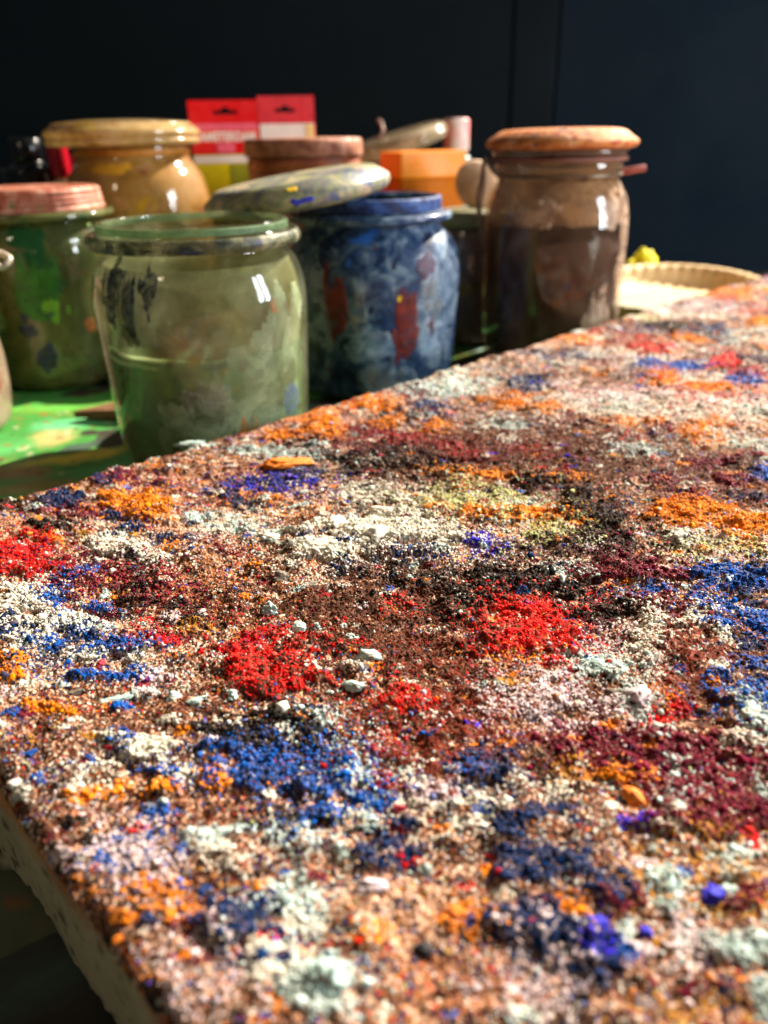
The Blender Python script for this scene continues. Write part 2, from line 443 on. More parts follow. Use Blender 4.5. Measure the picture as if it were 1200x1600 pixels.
(0.21397,-0.07824,55.55,120.21,-123.93,120.34,'u',0.85,1.53),
(0.21862,-0.06962,73.79,175.41,-94.98,92.30,'n',0.40,0.80),
(0.19150,-0.08798,96.30,175.58,-248.61,242.09,'u',0.90,1.35),
(0.19549,-0.07435,94.46,196.08,-149.98,146.34,'u',0.90,1.62),
(0.18766,-0.06697,130.41,279.88,-254.69,249.33,'u',0.90,1.09),
(0.19460,-0.05900,110.64,264.37,-164.85,161.41,'u',0.90,1.41),
(0.17723,-0.05173,119.43,285.36,-298.30,293.64,'u',0.90,1.01),
(0.16386,-0.05540,121.06,261.12,-204.04,201.28,'u',0.90,1.26),
(0.16530,-0.04871,58.39,136.42,-147.99,146.15,'u',0.90,1.62),
(0.18733,-0.07884,103.94,200.45,-267.84,261.56,'m',0.90,1.23),
(0.18827,-0.08421,85.07,157.61,-258.44,252.03,'m',0.70,1.12),
(0.16764,-0.09428,97.33,151.81,-219.25,214.32,'k',0.80,1.50),
(0.17798,-0.08842,121.19,207.44,-305.48,298.32,'k',0.85,1.11),
(0.17060,-0.07782,82.46,242.91,-90.23,9.89,'W',0.80,1.76),
(0.18619,-0.07299,143.13,149.63,-49.42,382.75,'W',0.85,1.40),
(0.18264,-0.06341,63.06,283.03,-472.72,-41.82,'W',0.85,0.97),
(0.14142,-0.08734,164.16,236.18,-297.45,292.84,'r',0.90,1.02),
(0.16997,-0.06808,9.71,96.27,-82.83,-38.28,'R',0.45,0.18),
(0.16809,-0.06799,10.12,100.05,-87.62,-39.75,'B',0.40,0.12),
(0.17507,-0.05892,52.67,115.54,-185.63,182.53,'B',0.85,0.26),
(0.15779,-0.05461,58.00,122.42,-119.58,118.13,'B',0.85,0.26),
(0.14401,-0.06521,263.65,218.58,-29.19,175.85,'M',0.95,0.85),
(0.14958,-0.07717,80.39,131.33,-193.90,190.97,'M',0.90,0.81),
(0.12916,-0.08190,62.67,87.88,-100.19,99.01,'K',0.85,0.68),
(0.13881,-0.06719,111.04,187.13,-155.83,154.16,'K',0.85,0.68),
(0.13762,-0.07503,181.82,283.59,-248.04,245.04,'B',0.90,0.27),
(0.14802,-0.05563,215.61,428.17,-396.54,392.49,'c',0.90,0.69),
(0.14197,-0.05765,154.27,290.42,-407.66,403.84,'r',0.80,0.82),
(0.15693,-0.04410,211.89,189.72,-23.40,156.40,'M',0.95,0.85),
(0.13642,-0.04804,21.96,63.86,-125.73,61.74,'m',0.95,1.52),
(0.12225,-0.06567,60.32,93.65,-147.54,146.53,'m',0.90,1.44),
(0.12730,-0.03496,48.30,109.04,-144.49,144.28,'m',0.95,1.52),
(0.12019,-0.04608,120.34,226.55,-299.16,298.49,'m',0.90,1.09),
(0.11451,-0.06333,161.49,244.29,-254.48,253.28,'y',0.80,0.32),
(0.12135,-0.05489,108.75,187.04,-483.71,481.60,'O',0.90,0.93),
(0.13280,-0.06476,283.46,472.50,-413.17,409.49,'O',0.90,0.63),
(0.10774,-0.06346,221.15,319.63,-401.62,400.30,'W',0.85,0.75),
(0.13104,-0.04937,198.90,384.85,-469.14,466.68,'M',0.90,0.67),
(0.13535,-0.03330,202.12,488.88,-294.33,293.52,'M',0.90,0.78),
(0.09878,-0.06283,338.82,463.12,-433.29,432.76,'n',0.90,0.59),
(0.10379,-0.05921,283.27,415.66,-612.58,611.64,'n',0.90,0.54),
(0.09346,-0.06317,353.94,463.91,-322.26,322.20,'n',0.90,0.68),
(0.10851,-0.04879,711.04,1203.87,-750.13,749.89,'v',1.00,0.29),
(0.11273,-0.04613,511.27,917.52,-740.99,740.51,'v',1.00,0.34),
(0.04119,-0.12847,226.34,80.73,-302.22,505.45,'O',1.00,0.94),
(0.04825,-0.12139,252.88,140.83,-335.08,334.10,'O',0.95,0.96),
(0.04476,-0.12792,432.66,222.59,-560.51,558.52,'O',0.95,0.58),
(0.03629,-0.12921,526.40,242.37,-691.05,689.64,'O',0.80,0.48),
(0.05873,-0.11416,318.96,207.69,-357.03,355.74,'O',0.95,0.81),
(0.05120,-0.14013,585.98,301.98,-200.84,199.34,'u',0.90,0.83),
(0.04240,-0.13903,764.86,358.96,-611.30,608.01,'u',0.95,0.42),
(0.04654,-0.11654,410.82,231.42,-353.02,352.47,'u',0.90,0.74),
(0.05052,-0.12683,276.77,152.88,-473.58,471.43,'u',0.80,0.78),
(0.03223,-0.14178,922.35,374.71,-968.58,964.88,'u',0.90,0.31),
(0.05323,-0.13373,153.07,83.59,-160.28,159.23,'W',0.75,1.65),
(0.05505,-0.12095,499.06,299.83,-383.08,381.45,'W',0.90,0.63),
(0.04210,-0.13266,152.04,73.73,-192.95,192.18,'W',0.35,0.77),
(0.03728,-0.11389,72.80,98.25,-195.72,52.66,'K',0.65,0.52),
(0.03781,-0.11061,146.01,77.02,-125.81,126.01,'u',0.20,0.36),
(0.05145,-0.10254,261.07,105.31,-329.38,697.75,'M',0.90,0.75),
(0.04951,-0.09956,351.52,229.62,-595.86,596.71,'W',0.80,0.59),
(0.03698,-0.09957,206.17,116.14,-531.18,533.34,'O',0.60,0.84),
(0.03578,-0.09457,190.63,109.67,-312.45,314.13,'O',0.30,0.54),
(0.04436,-0.08377,164.21,114.13,-191.89,193.02,'n',0.95,1.51),
(0.04911,-0.09325,323.99,220.71,-361.10,362.13,'W',0.50,0.79),
(0.06302,-0.11295,257.74,176.39,-274.09,272.93,'u',0.90,1.02),
(0.07236,-0.11083,72.32,54.67,-107.00,106.38,'u',0.95,1.71),
(0.07687,-0.09904,94.26,80.37,-120.27,119.76,'u',0.85,1.53),
(0.07734,-0.08807,189.13,175.80,-261.41,260.87,'u',0.95,1.13),
(0.06832,-0.09333,189.79,156.59,-239.16,238.87,'u',0.85,1.22),
(0.07706,-0.11946,92.37,68.78,-165.11,163.69,'k',0.95,2.09),
(0.06860,-0.10476,149.76,114.08,-195.99,195.27,'n',0.50,1.00),
(0.08717,-0.11455,185.37,154.55,-265.64,263.06,'M',0.90,0.81),
(0.07928,-0.11570,391.24,303.95,-417.47,414.02,'M',0.85,0.65),
(0.08272,-0.09850,128.94,115.83,-77.07,76.65,'M',0.35,0.32),
(0.07398,-0.08445,343.47,319.26,-316.14,315.97,'M',0.85,0.76),
(0.06538,-0.08225,697.75,611.14,-372.59,373.24,'M',0.90,0.50),
(0.06353,-0.09200,126.44,100.78,-226.25,226.26,'M',0.35,0.32),
(0.10147,-0.09545,43.04,45.50,-66.10,65.52,'R',0.70,0.28),
(0.10098,-0.09903,47.50,48.75,-64.65,64.05,'B',0.30,0.09),
(0.09128,-0.09686,339.33,329.74,-251.25,249.53,'c',0.85,0.86),
(0.08432,-0.09027,488.23,472.32,-278.12,277.02,'c',0.90,0.68),
(0.10191,-0.07599,133.97,165.92,-146.42,145.73,'n',1.00,1.67),
(0.07747,-0.07961,258.41,257.50,-373.29,373.19,'n',0.95,0.80),
(0.07127,-0.07679,199.71,193.21,-219.65,220.01,'n',0.90,1.19),
(0.09266,-0.06442,312.13,401.84,-374.50,374.40,'n',0.90,0.68),
(0.08834,-0.07946,217.15,236.43,-342.62,341.75,'K',0.90,0.72),
(0.05295,-0.08236,194.41,150.35,-134.84,135.43,'M',0.75,0.68),
(0.04720,-0.06502,188.52,159.55,-146.68,148.04,'M',0.95,0.85),
(0.07148,-0.05801,239.11,276.20,-357.71,359.72,'O',0.95,0.81),
(0.07008,-0.05399,549.34,653.64,-669.87,674.41,'O',0.90,0.39),
(0.04423,-0.07803,636.07,462.90,-507.75,511.37,'O',0.80,0.47),
(0.04627,-0.07847,415.62,308.53,-425.02,427.82,'n',0.90,0.63),
(0.04384,-0.07520,427.44,317.30,-524.08,528.18,'n',0.90,0.56),
(0.05217,-0.07600,394.56,319.26,-411.88,414.30,'W',0.85,0.64),
(0.04156,-0.07315,493.32,362.87,-469.01,473.11,'W',0.85,0.55),
(0.08866,-0.05401,82.29,114.18,-231.32,231.97,'n',0.90,1.64),
(0.09297,-0.04251,177.68,290.26,-388.56,390.25,'n',0.90,0.82),
(0.07988,-0.04676,94.19,132.08,-173.42,174.50,'n',1.00,1.76),
(0.07924,-0.04087,113.24,169.48,-261.94,263.94,'n',1.00,1.28),
(0.08547,-0.04036,284.09,449.98,-297.57,299.48,'v',0.95,0.75),
(0.08301,-0.03760,259.92,418.08,-447.27,450.65,'v',0.95,0.63),
(0.08517,-0.03419,458.08,784.12,-704.93,710.44,'u',0.90,0.37),
(0.10066,-0.03486,368.21,307.09,-85.92,235.35,'M',0.85,0.77),
(0.09641,-0.03032,365.42,364.73,-183.44,390.58,'K',0.85,0.68),
(0.09105,-0.02650,153.82,307.45,-215.76,217.54,'K',0.60,0.48),
(0.11721,-0.02930,114.87,263.78,-412.54,413.37,'M',0.90,0.81),
(0.09866,-0.02049,90.07,209.34,-354.59,357.39,'M',1.00,0.90),
(0.09340,-0.01596,426.41,479.89,-172.63,340.07,'M',0.90,0.73),
(0.10865,-0.03252,44.72,92.83,-103.66,103.98,'y',0.35,0.14),
(0.12264,-0.02924,389.77,926.49,-337.75,338.03,'r',0.95,0.52),
(0.09159,-0.02148,552.25,691.75,-192.56,325.81,'n',0.90,0.63),
(0.07299,-0.04396,96.86,132.40,-107.97,108.87,'K',0.40,0.32),
(0.08554,-0.02139,76.72,159.27,-328.29,331.74,'y',0.50,0.20),
(0.06086,-0.05149,82.57,92.59,-169.17,170.74,'Q',0.50,0.10),
(0.03373,-0.08289,119.60,73.36,-107.08,107.97,'K',0.30,0.24),
(0.06731,-0.06623,69.10,70.92,-137.57,138.22,'P',0.40,0.08),
(0.12651,-0.09326,66.59,84.09,-94.46,93.18,'B',0.40,0.12),
(0.10028,-0.19140,74.06,45.42,-46.29,44.98,'Q',0.40,0.08),
(0.12945,-0.04119,27.02,90.86,-132.81,58.97,'m',0.80,1.28),
(0.16142,-0.12576,41.46,50.82,-105.75,102.83,'k',0.60,1.32),
(0.21451,-0.24101,19.84,18.77,-74.88,52.08,'m',0.40,0.64),
(0.20405,-0.19946,17.82,19.31,-65.07,42.74,'D',0.40,0.12),
(0.26559,-0.15408,14.10,22.33,-34.75,32.84,'D',0.40,0.12),
(0.33700,-0.17447,10.20,18.68,-41.82,26.93,'W',0.35,0.77),
(0.37670,-0.16165,17.59,37.87,-38.08,23.71,'r',0.20,0.36),
(0.10028,-0.19140,50.68,37.46,-86.50,43.29,'D',0.50,0.15),
(0.09510,-0.16613,78.36,51.99,-91.16,89.15,'B',0.50,0.15),
(0.07707,-0.22095,64.53,34.42,-81.38,47.16,'m',0.45,0.72),
(0.05535,-0.18891,71.52,30.30,-60.22,59.11,'n',0.30,0.60),
(0.10800,-0.10163,41.16,43.51,-43.23,42.74,'B',0.50,0.15),
(0.19534,-0.11676,23.05,34.87,-69.81,67.51,'D',0.40,0.12),
]

N_DRAWN = len(PATCHES)
_r = np.random.default_rng(77)
for _i in range(760):       # small drifts of every powder, thicker towards the far end
    _s = .03+.82*_r.random()**.8; _t = -.29+.31*_r.random()
    _k = _r.choice(list('BDWMOmnkrcuKyl'), p=[.20, .13, .11, .08, .10, .11, .08, .08, .02, .03, .02, .02, .01, .01])
    _a = (.003+.009*_r.random()**1.6)*(1+.8*_s); _b = _a*(.35+.4*_r.random()); _g = .76+_r.normal()*.5
    _c, _q = math.cos(_g), math.sin(_g)
    PATCHES.append((_s, _t, _c/_a, _q/_a, -_q/_b, _c/_b, _k, .35+.5*_r.random(), .3+.7*_r.random()))

E1 = np.array([.72470, .68906]); E2 = np.array([.68906, -.72470])
S0, S1, T0, T1, TH = .0268, .93, -.2927, .30, .040

def edge_s(t): return (fbm(t*60, t*0+3.3, 91, 3)-.5)*.0016
def edge_t(s): return (fbm(s*60, s*0+7.7, 92, 3)-.5)*.0016

def patch_field(s, t, wob=None):
    """total weight per palette colour and pile height at board points"""
    n = len(s); Wt = np.zeros((len(KEYS), n), np.float32); first = Wt; Hh = np.zeros(n, np.float32)
    p_ = s*.7247+t*.6891; q_ = -s*.6891+t*.7247      # powders were dragged sideways: streaky edges
    w1 = (fbm(p_*95, q_*210, 31, 4)-.5); w2 = (fbm(p_*300, q_*520, 41, 3)-.5)
    for pi_, (ps, pt, a, b, c, d, col, den, hh) in enumerate(PATCHES):
        if pi_ == N_DRAWN: first = Wt; Wt = np.zeros_like(first)
        ext = 4.2/max(min(math.hypot(a, b), math.hypot(c, d)), 1e-6)*1.0
        idx = np.where((np.abs(s-ps) < ext) & (np.abs(t-pt) < ext))[0]
        if not len(idx): continue
        x = s[idx]-ps; y = t[idx]-pt
        q = np.hypot(a*x+b*y, c*x+d*y)*.78+w1[idx]*2.0+w2[idx]*1.3
        f = np.clip((1.22-q)/.55, 0, 1); f = f*f*(3-2*f)
        halo = np.clip((2.5-q)/1.9, 0, 1)**2*(.18 if col in 'rcO' else .36)
        k = KEYS.index(col)
        Wt[k, idx] = np.maximum(Wt[k, idx], np.maximum(f, halo)*den)
        Hh[idx] = np.maximum(Hh[idx], f*hh*.001)
    for q_k, q_g in (('k', 2.4), ('n', 1.5), ('u', 1.15), ('W', 1.25), ('O', 1.2)): first[KEYS.index(q_k)] *= q_g      # these lie on top
    return first+Wt*np.clip(1-first.sum(0), 0, 1), Hh

CLUMP_K = np.array([KEYS.index(q) for q in 'BDWMKOrcmunvky'])
CLUMP_C = np.cumsum([.15, .13, .17, .09, .06, .09, .03, .05, .07, .05, .05, .01, .06, .03]); CLUMP_C /= CLUMP_C[-1]
def choose(s, t, u):
    Wt, Hh = patch_field(s, t)
    tot = Wt.sum(0)
    scale = np.where(tot > .97, .97/np.maximum(tot, 1e-6), 1.)
    Wt = Wt*scale; tot = tot*scale
    br = np.clip((fbm(s*16, t*16, 61, 4)-.42)*5, 0, 1)          # browner and paler drifts of dust
    wh = np.clip((fbm(s*19, t*19, 71, 4)-.52)*3.5, 0, 1)
    G = np.repeat(GLOB[:, None], len(s), 1)
    G[KEYS.index('B')] *= .35+3.2*br; G[KEYS.index('D')] *= .35+2.8*br; G[KEYS.index('R')] *= .3+2*br
    G[KEYS.index('W')] *= .5+3*wh; G[KEYS.index('K')] *= .5+2*wh
    for j, q in enumerate('OrcmunkvyM'):                          # stray colours gather in drifts
        G[KEYS.index(q)] *= .12+3.6*np.clip((fbm(s*38+j*13, t*38-j*7, 120+j, 4)-.50)*4, 0, 1)
    G /= G.sum(0)
    A = Wt+G*(1-tot)
    for g, pr, sd in ((.0040, .36, 900), (.0085, .18, 950)):           # little crumbled clumps of one powder each
        gx = (s*.7247+t*.6891)/(g*1.35); gy = (-s*.6891+t*.7247)/(g*.8); best = np.full(len(s), 9.); bi = np.zeros(len(s)); bj = np.zeros(len(s))
        for di in (-1, 0, 1):
            for dj in (-1, 0, 1):
                a = np.floor(gx)+di; b = np.floor(gy)+dj
                d = np.hypot(gx-a-.1-.8*_h(a, b, sd), gy-b-.1-.8*_h(a, b, sd+1)); m = d < best
                best[m] = d[m]; bi[m] = a[m]; bj[m] = b[m]
        rr_ = (.12+.38*_h(bi, bj, sd+2)**1.5)*(_h(bi, bj, sd+3) < pr)
        q = best+.8*(fbm(s*600, t*600, sd+4, 4)-.5)
        f = np.clip((rr_-q)/.12+.5, 0, 1)*(rr_ > 0)*.85*(1-.6*tot)
        ck = np.searchsorted(CLUMP_C, _h(bi, bj, sd+5)*.9999)
        A = A*(1-f); A[CLUMP_K[ck], np.arange(len(s))] += f
        Hh = Hh+f*rr_*g*.32
    cum = np.cumsum(A, 0); cum /= cum[-1]
    idx = (u[None, :] > cum).sum(0)
    return np.clip(idx, 0, len(KEYS)-1), Hh

def relief(s, t):
    """slow relief of the crust"""
    return (fbm(s*30, t*30, 5, 4)-.5)*.0034+(fbm(s*95, t*95, 8, 3)-.5)*.0030+(fbm(s*240, t*240, 9, 3)-.5)*.0022

def rim_drop(s, t):
    """rounded, crumbling edge of the crust"""
    d = np.minimum(s-S0, t-T0)
    e = np.clip(1-d/.0034, 0, 1.6)
    return -.0013*e*e

def spacing(a, b, h0, h1, pivot, grow):
    out = [a]; 
    while out[-1] < b:
        d = max(out[-1]-pivot, 0); out.append(out[-1]+min(h0+d*grow, h1))
    return np.array(out)

def board():
    base = np.array([*(E1*.4+E2*0.), 0])
    th = thing('painting_board', tuple(base), 'thick square-edged board crusted with coloured pigment powder, lying across the foreground', 'board')
    ss = spacing(S0-.0012, S1, .00025, .0011, .14, .0016)
    tt = np.concatenate([np.arange(T0-.0012, .015, .00027), spacing(.015, T1, .0004, .006, .015, .05)])
    S, T = np.meshgrid(ss, tt, indexing='ij')
    sh = S.shape; s = S.ravel(); t = T.ravel()
    # packed grains: jittered cells, one colour each
    cs = .00054
    gx = s/cs+(fbm(s*1200, t*1200, 3, 2)-.5)*.5; gy = t/cs
    ix = np.floor(gx); iy = np.floor(gy)
    best = np.full(len(s), 9., np.float32); bi = np.zeros(len(s), np.int64); bj = np.zeros(len(s), np.int64)
    for di in (-1, 0, 1):
        for dj in (-1, 0, 1):
            a = ix+di; b = iy+dj
            px = a+.15+.7*_h(a, b, 101); py = b+.15+.7*_h(a, b, 102)
            d = ((gx-px)**2+(gy-py)**2).astype(np.float32)
            m = d < best; best[m] = d[m]; bi[m] = a[m]; bj[m] = b[m]
    i0, j0 = bi.min(), bj.min(); nj = bj.max()-j0+1
    key = (bi-i0)*nj+(bj-j0)
    uk, inv = np.unique(key, return_inverse=True)
    ci = uk//nj+i0; cj = uk % nj+j0
    cx = (ci+.15+.7*_h(ci, cj, 101))*cs; cy = (cj+.15+.7*_h(ci, cj, 102))*cs
    u = .6*_h(ci, cj, 103)+.4*np.clip((fbm(cx*520, cy*520, 77, 3)-.5)*1.9+.5, 0, 1)
    u = (np.argsort(np.argsort(u))+.5)/len(u)
    kk, hh = choose(cx, cy, u)
    val = .55+.62*_h(ci, cj, 104)
    dm = (.2*_h(ci, cj, 106)**3)[:, None]; ccol = PALA[kk]*val[:, None]*(1-dm)+PALA[0]*dm
    gh = (.25+.75*_h(ci, cj, 105)**1.5)*.00062
    bump = np.sqrt(np.clip(1-best/.62, 0, 1))*gh[inv]
    pile = hh[inv]*(.35+.9*fbm(s*330, t*330, 15, 4))
    z = TH-.0012+relief(s, t)+bump+pile+rim_drop(s, t)+(fbm(s*1300, t*1300, 19, 2)-.5)*.00045
    s2 = s+edge_s(t)*np.clip(1-(s-S0)/.02, 0, 1); t2 = t+edge_t(s)*np.clip(1-(t-T0)/.02, 0, 1)
    xy = s2[:, None]*E1+t2[:, None]*E2
    V = np.concatenate([xy, z[:, None]], 1)-base
    col = np.clip(ccol[inv], 0, .9)
    me = mesh_np('pigment_crust', V, grid_faces(*sh)[:, ::-1], col)
    link('pigment_crust', me, MAT_POWDER, th)
    # body of the board: four walls, displaced, and an underside
    def wall(p0, p1, inward, seed, name, hs):
        L = np.hypot(*(np.array(p1)-p0)); n = int(L/hs); m = 60
        f = np.linspace(0, 1, n); zf = np.linspace(0, 1, m)
        F, Z = np.meshgrid(f, zf, indexing='ij'); F = F.ravel(); Z = Z.ravel()
        s = p0[0]+(p1[0]-p0[0])*F; t = p0[1]+(p1[1]-p0[1])*F
        z = Z*(TH-.0022)
        a = F*L; pit = fbm(a*700, z*700, seed, 4)
        dep = (fbm(a*60, z*60, seed+3, 3)-.5)*.0005+(pit-.5)*.0006
        hole = np.clip((vnoise(a*260, z*260, seed+9)-.80)*6, 0, 1); dep = dep-hole*.0005
        if name == 'left': e = edge_s(t); sx = s-e*0+(-dep)+e; tx = t
        else: sx = s; tx = t+edge_t(s)-dep
        rag = np.clip(1-z/.004, 0, 1)*(fbm(a*300, z*0, seed+5, 3)-.5)*.0007
        if name == 'left': sx = sx-rag
        g = np.array(lin(176, 164, 136)); 
        c = g[None, :]*(.72+.5*fbm(a*90, z*90, seed+20, 4))[:, None]
        c = c*(1-.75*hole)[:, None]
        sp = vnoise(a*420, z*420, seed+31) > .86
        c[sp] *= .35
        dust = np.clip((Z-.70+.85*(fbm(a*45, z*70, seed+40, 4)-.5)+.35*(vnoise(a*900, z*900, seed+44)-.5))*4.0, 0, 1)
        ora = np.array(lin(196, 112, 48)); ro = np.array(lin(168, 110, 78))
        mixc = ora+(ro-ora)*np.clip((fbm(a*70, z*70, seed+50, 3)-.35)*3, 0, 1)[:, None]
        c = c*(1-dust[:, None]*.85)+mixc*dust[:, None]*.85
        xy = sx[:, None]*E1+tx[:, None]*E2
        V = np.concatenate([xy, z[:, None]], 1)-base
        return V, grid_faces(n, m), c
    parts = [wall((S0, T1), (S0, T0), 1, 200, 'left', .0006), wall((S0, T0), (S1, T0), 1, 300, 'back', .0016)]
    v0 = 0; VV = []; FF = []; CC = []
    for V, F, c in parts: VV.append(V); FF.append(F+v0); CC.append(c); v0 += len(V)
    q = [(S0, T1), (S1, T1), (S1, T0)]
    for (a, b) in ((q[0], q[1]), (q[1], q[2])):
        P = [np.array([*(E1*p[0]+E2*p[1]), zz])-base for p, zz in ((a, 0), (b, 0), (b, TH-.004), (a, TH-.004))]
        VV.append(np.array(P)); FF.append(np.array([[0, 1, 2, 3]])+v0); CC.append(np.tile(lin(150, 146, 126), (4, 1))); v0 += 4
    P = [np.array([*(E1*a+E2*b), .0008])-base for a, b in ((S0+.001, T0+.001), (S1, T0+.001), (S1, T1), (S0+.001, T1))]
    VV.append(np.array(P)); FF.append(np.array([[0, 1, 2, 3]])+v0); CC.append(np.tile(lin(120, 116, 100), (4, 1)))
    me = mesh_np('board_core', np.concatenate(VV), np.concatenate(FF), np.concatenate(CC))
    link('board_core', me, MAT_CORE, th)
    return th

def grains():
    """loose grains nobody could count"""
    out = []
    def batch(N, rmin, rmax, power, sub, far, seed, bias):
        r_ = np.random.default_rng(seed)
        # density falls off with the distance from the near corner
        s = S0+.001+(S1-S0-.05)*r_.random(N)**bias; t = T0+.001+(0.03-T0)*r_.random(N)
        dist = np.hypot(s, t)
        keep = (dist < far) & ((s*.689-t*.7247) > .045)
        s = s[keep]; t = t[keep]
        u0 = r_.random(len(s))
        u = .6*u0+.4*np.clip((fbm(s*520, t*520, 77, 3)-.5)*1.9+.5, 0, 1)
        u = (np.argsort(np.argsort(u))+.5)/len(u)
        k, hh = choose(s, t, u)
        W, _ = patch_field(s, t)
        R = rmin+(rmax-rmin)*r_.random(len(s))**power
        # bigger, crowded grains where a powder lies thick
        R *= .75+.5*np.clip(W.max(0), 0, 1)
        # fine dust colours make fine grains
        fine = np.isin(k, [KEYS.index(q) for q in 'PQBDRy']); R[fine] *= .72
        bv, bf = ico(sub)
        n = len(s); nv = len(bv)
        sc = 1+.42*(r_.random((n, nv, 1)).astype(np.float32)-.5)*2
        ax = (.75+.6*r_.random((n, 1, 3)).astype(np.float32)); ax[:, :, 2] *= .85
        rot = r_.random(n)*2*PI; c_, s_ = np.cos(rot), np.sin(rot)
        V = bv[None]*sc*ax
        x = V[:, :, 0]*c_[:, None]-V[:, :, 1]*s_[:, None]; y = V[:, :, 0]*s_[:, None]+V[:, :, 1]*c_[:, None]
        z0 = TH-.0012+relief(s, t)+hh*(.35+.9*fbm(s*330, t*330, 15, 4))+rim_drop(s, t)+.0003+R*.25
        s2 = s+edge_s(t)*np.clip(1-(s-S0)/.02, 0, 1); t2 = t+edge_t(s)*np.clip(1-(t-T0)/.02, 0, 1)
        xy = s2[:, None]*E1+t2[:, None]*E2
        P = np.stack([x*R[:, None]+xy[:, 0:1], y*R[:, None]+xy[:, 1:2], V[:, :, 2]*R[:, None]+z0[:, None]], -1).reshape(-1, 3)
        F = (bf[None]+(np.arange(n)*nv)[:, None, None]).reshape(-1, 3)
        cc = np.clip(PALA[k]*(.6+.62*r_.random((n, 1)))*(1-(dm := .22*r_.random((n, 1))**3))+PALA[0]*dm, 0, .92)
        return P, F, np.repeat(cc, nv, 0)
    o = 0; VV = []; FF = []; CC = []
    for a in GRAIN_BATCHES:
        P, F, c = batch(*a); VV.append(P); FF.append(F+o); CC.append(c); o += len(P)
    me = mesh_np('pigment_grains', np.concatenate(VV), np.concatenate(FF), np.concatenate(CC))
    g = link('pigment_grains', me, MAT_POWDER)
    tag(g, 'loose grains of many coloured pigments strewn over the crusted board', 'pigment', kind='stuff')
GRAIN_BATCHES = [(460000, .00010, .00034, 2.0, 1, .40, 1, 1.5), (130000, .00026, .00060, 2.5, 1, .95, 2, 1.0), (4200, .00045, .0010, 3.2, 2, .6, 3, 1.1)]

def powder_mat():
    k = NT('pigment_powder')
    a = k.n('ShaderNodeVertexColor', layer_name='Pigment').outputs['Color']
    v = k.ramp(k.noise(2600, 4, .7, .3), [(.3, .70), (.7, 1.12)])
    m = k.n('ShaderNodeMix', data_type='RGBA', blend_type='MULTIPLY'); m.inputs[0].default_value = 1
    k.l(a, m.inputs[6]); k.l(v, m.inputs[7])
    r = k.ramp(k.noise(1500, 3, .6, .1, off=4), [(.30, .16), (.42, .7)])
    nb = k.bump(k.noise(1900, 5, .75, .2, off=2), .55, .0004)
    p = k.principled(m.outputs[2], r, .22, 0, nb)
    sp = k.ramp(k.noise(1500, 3, .6, .1, off=4), [(.30, .9), (.38, .05)])     # crystalline grains glint
    k.l(sp, p.node.inputs['Specular IOR Level'])
    return k.surf(p)
def core_mat():
    k = NT('grey_board')
    a = k.n('ShaderNodeVertexColor', layer_name='Pigment').outputs['Color']
    nb = k.bump(k.noise(900, 6, .75, .2), .5, .0005)
    return k.surf(k.principled(a, .85, .2, 0, nb))
MAT_POWDER = powder_mat(); MAT_CORE = core_mat()
board(); grains()

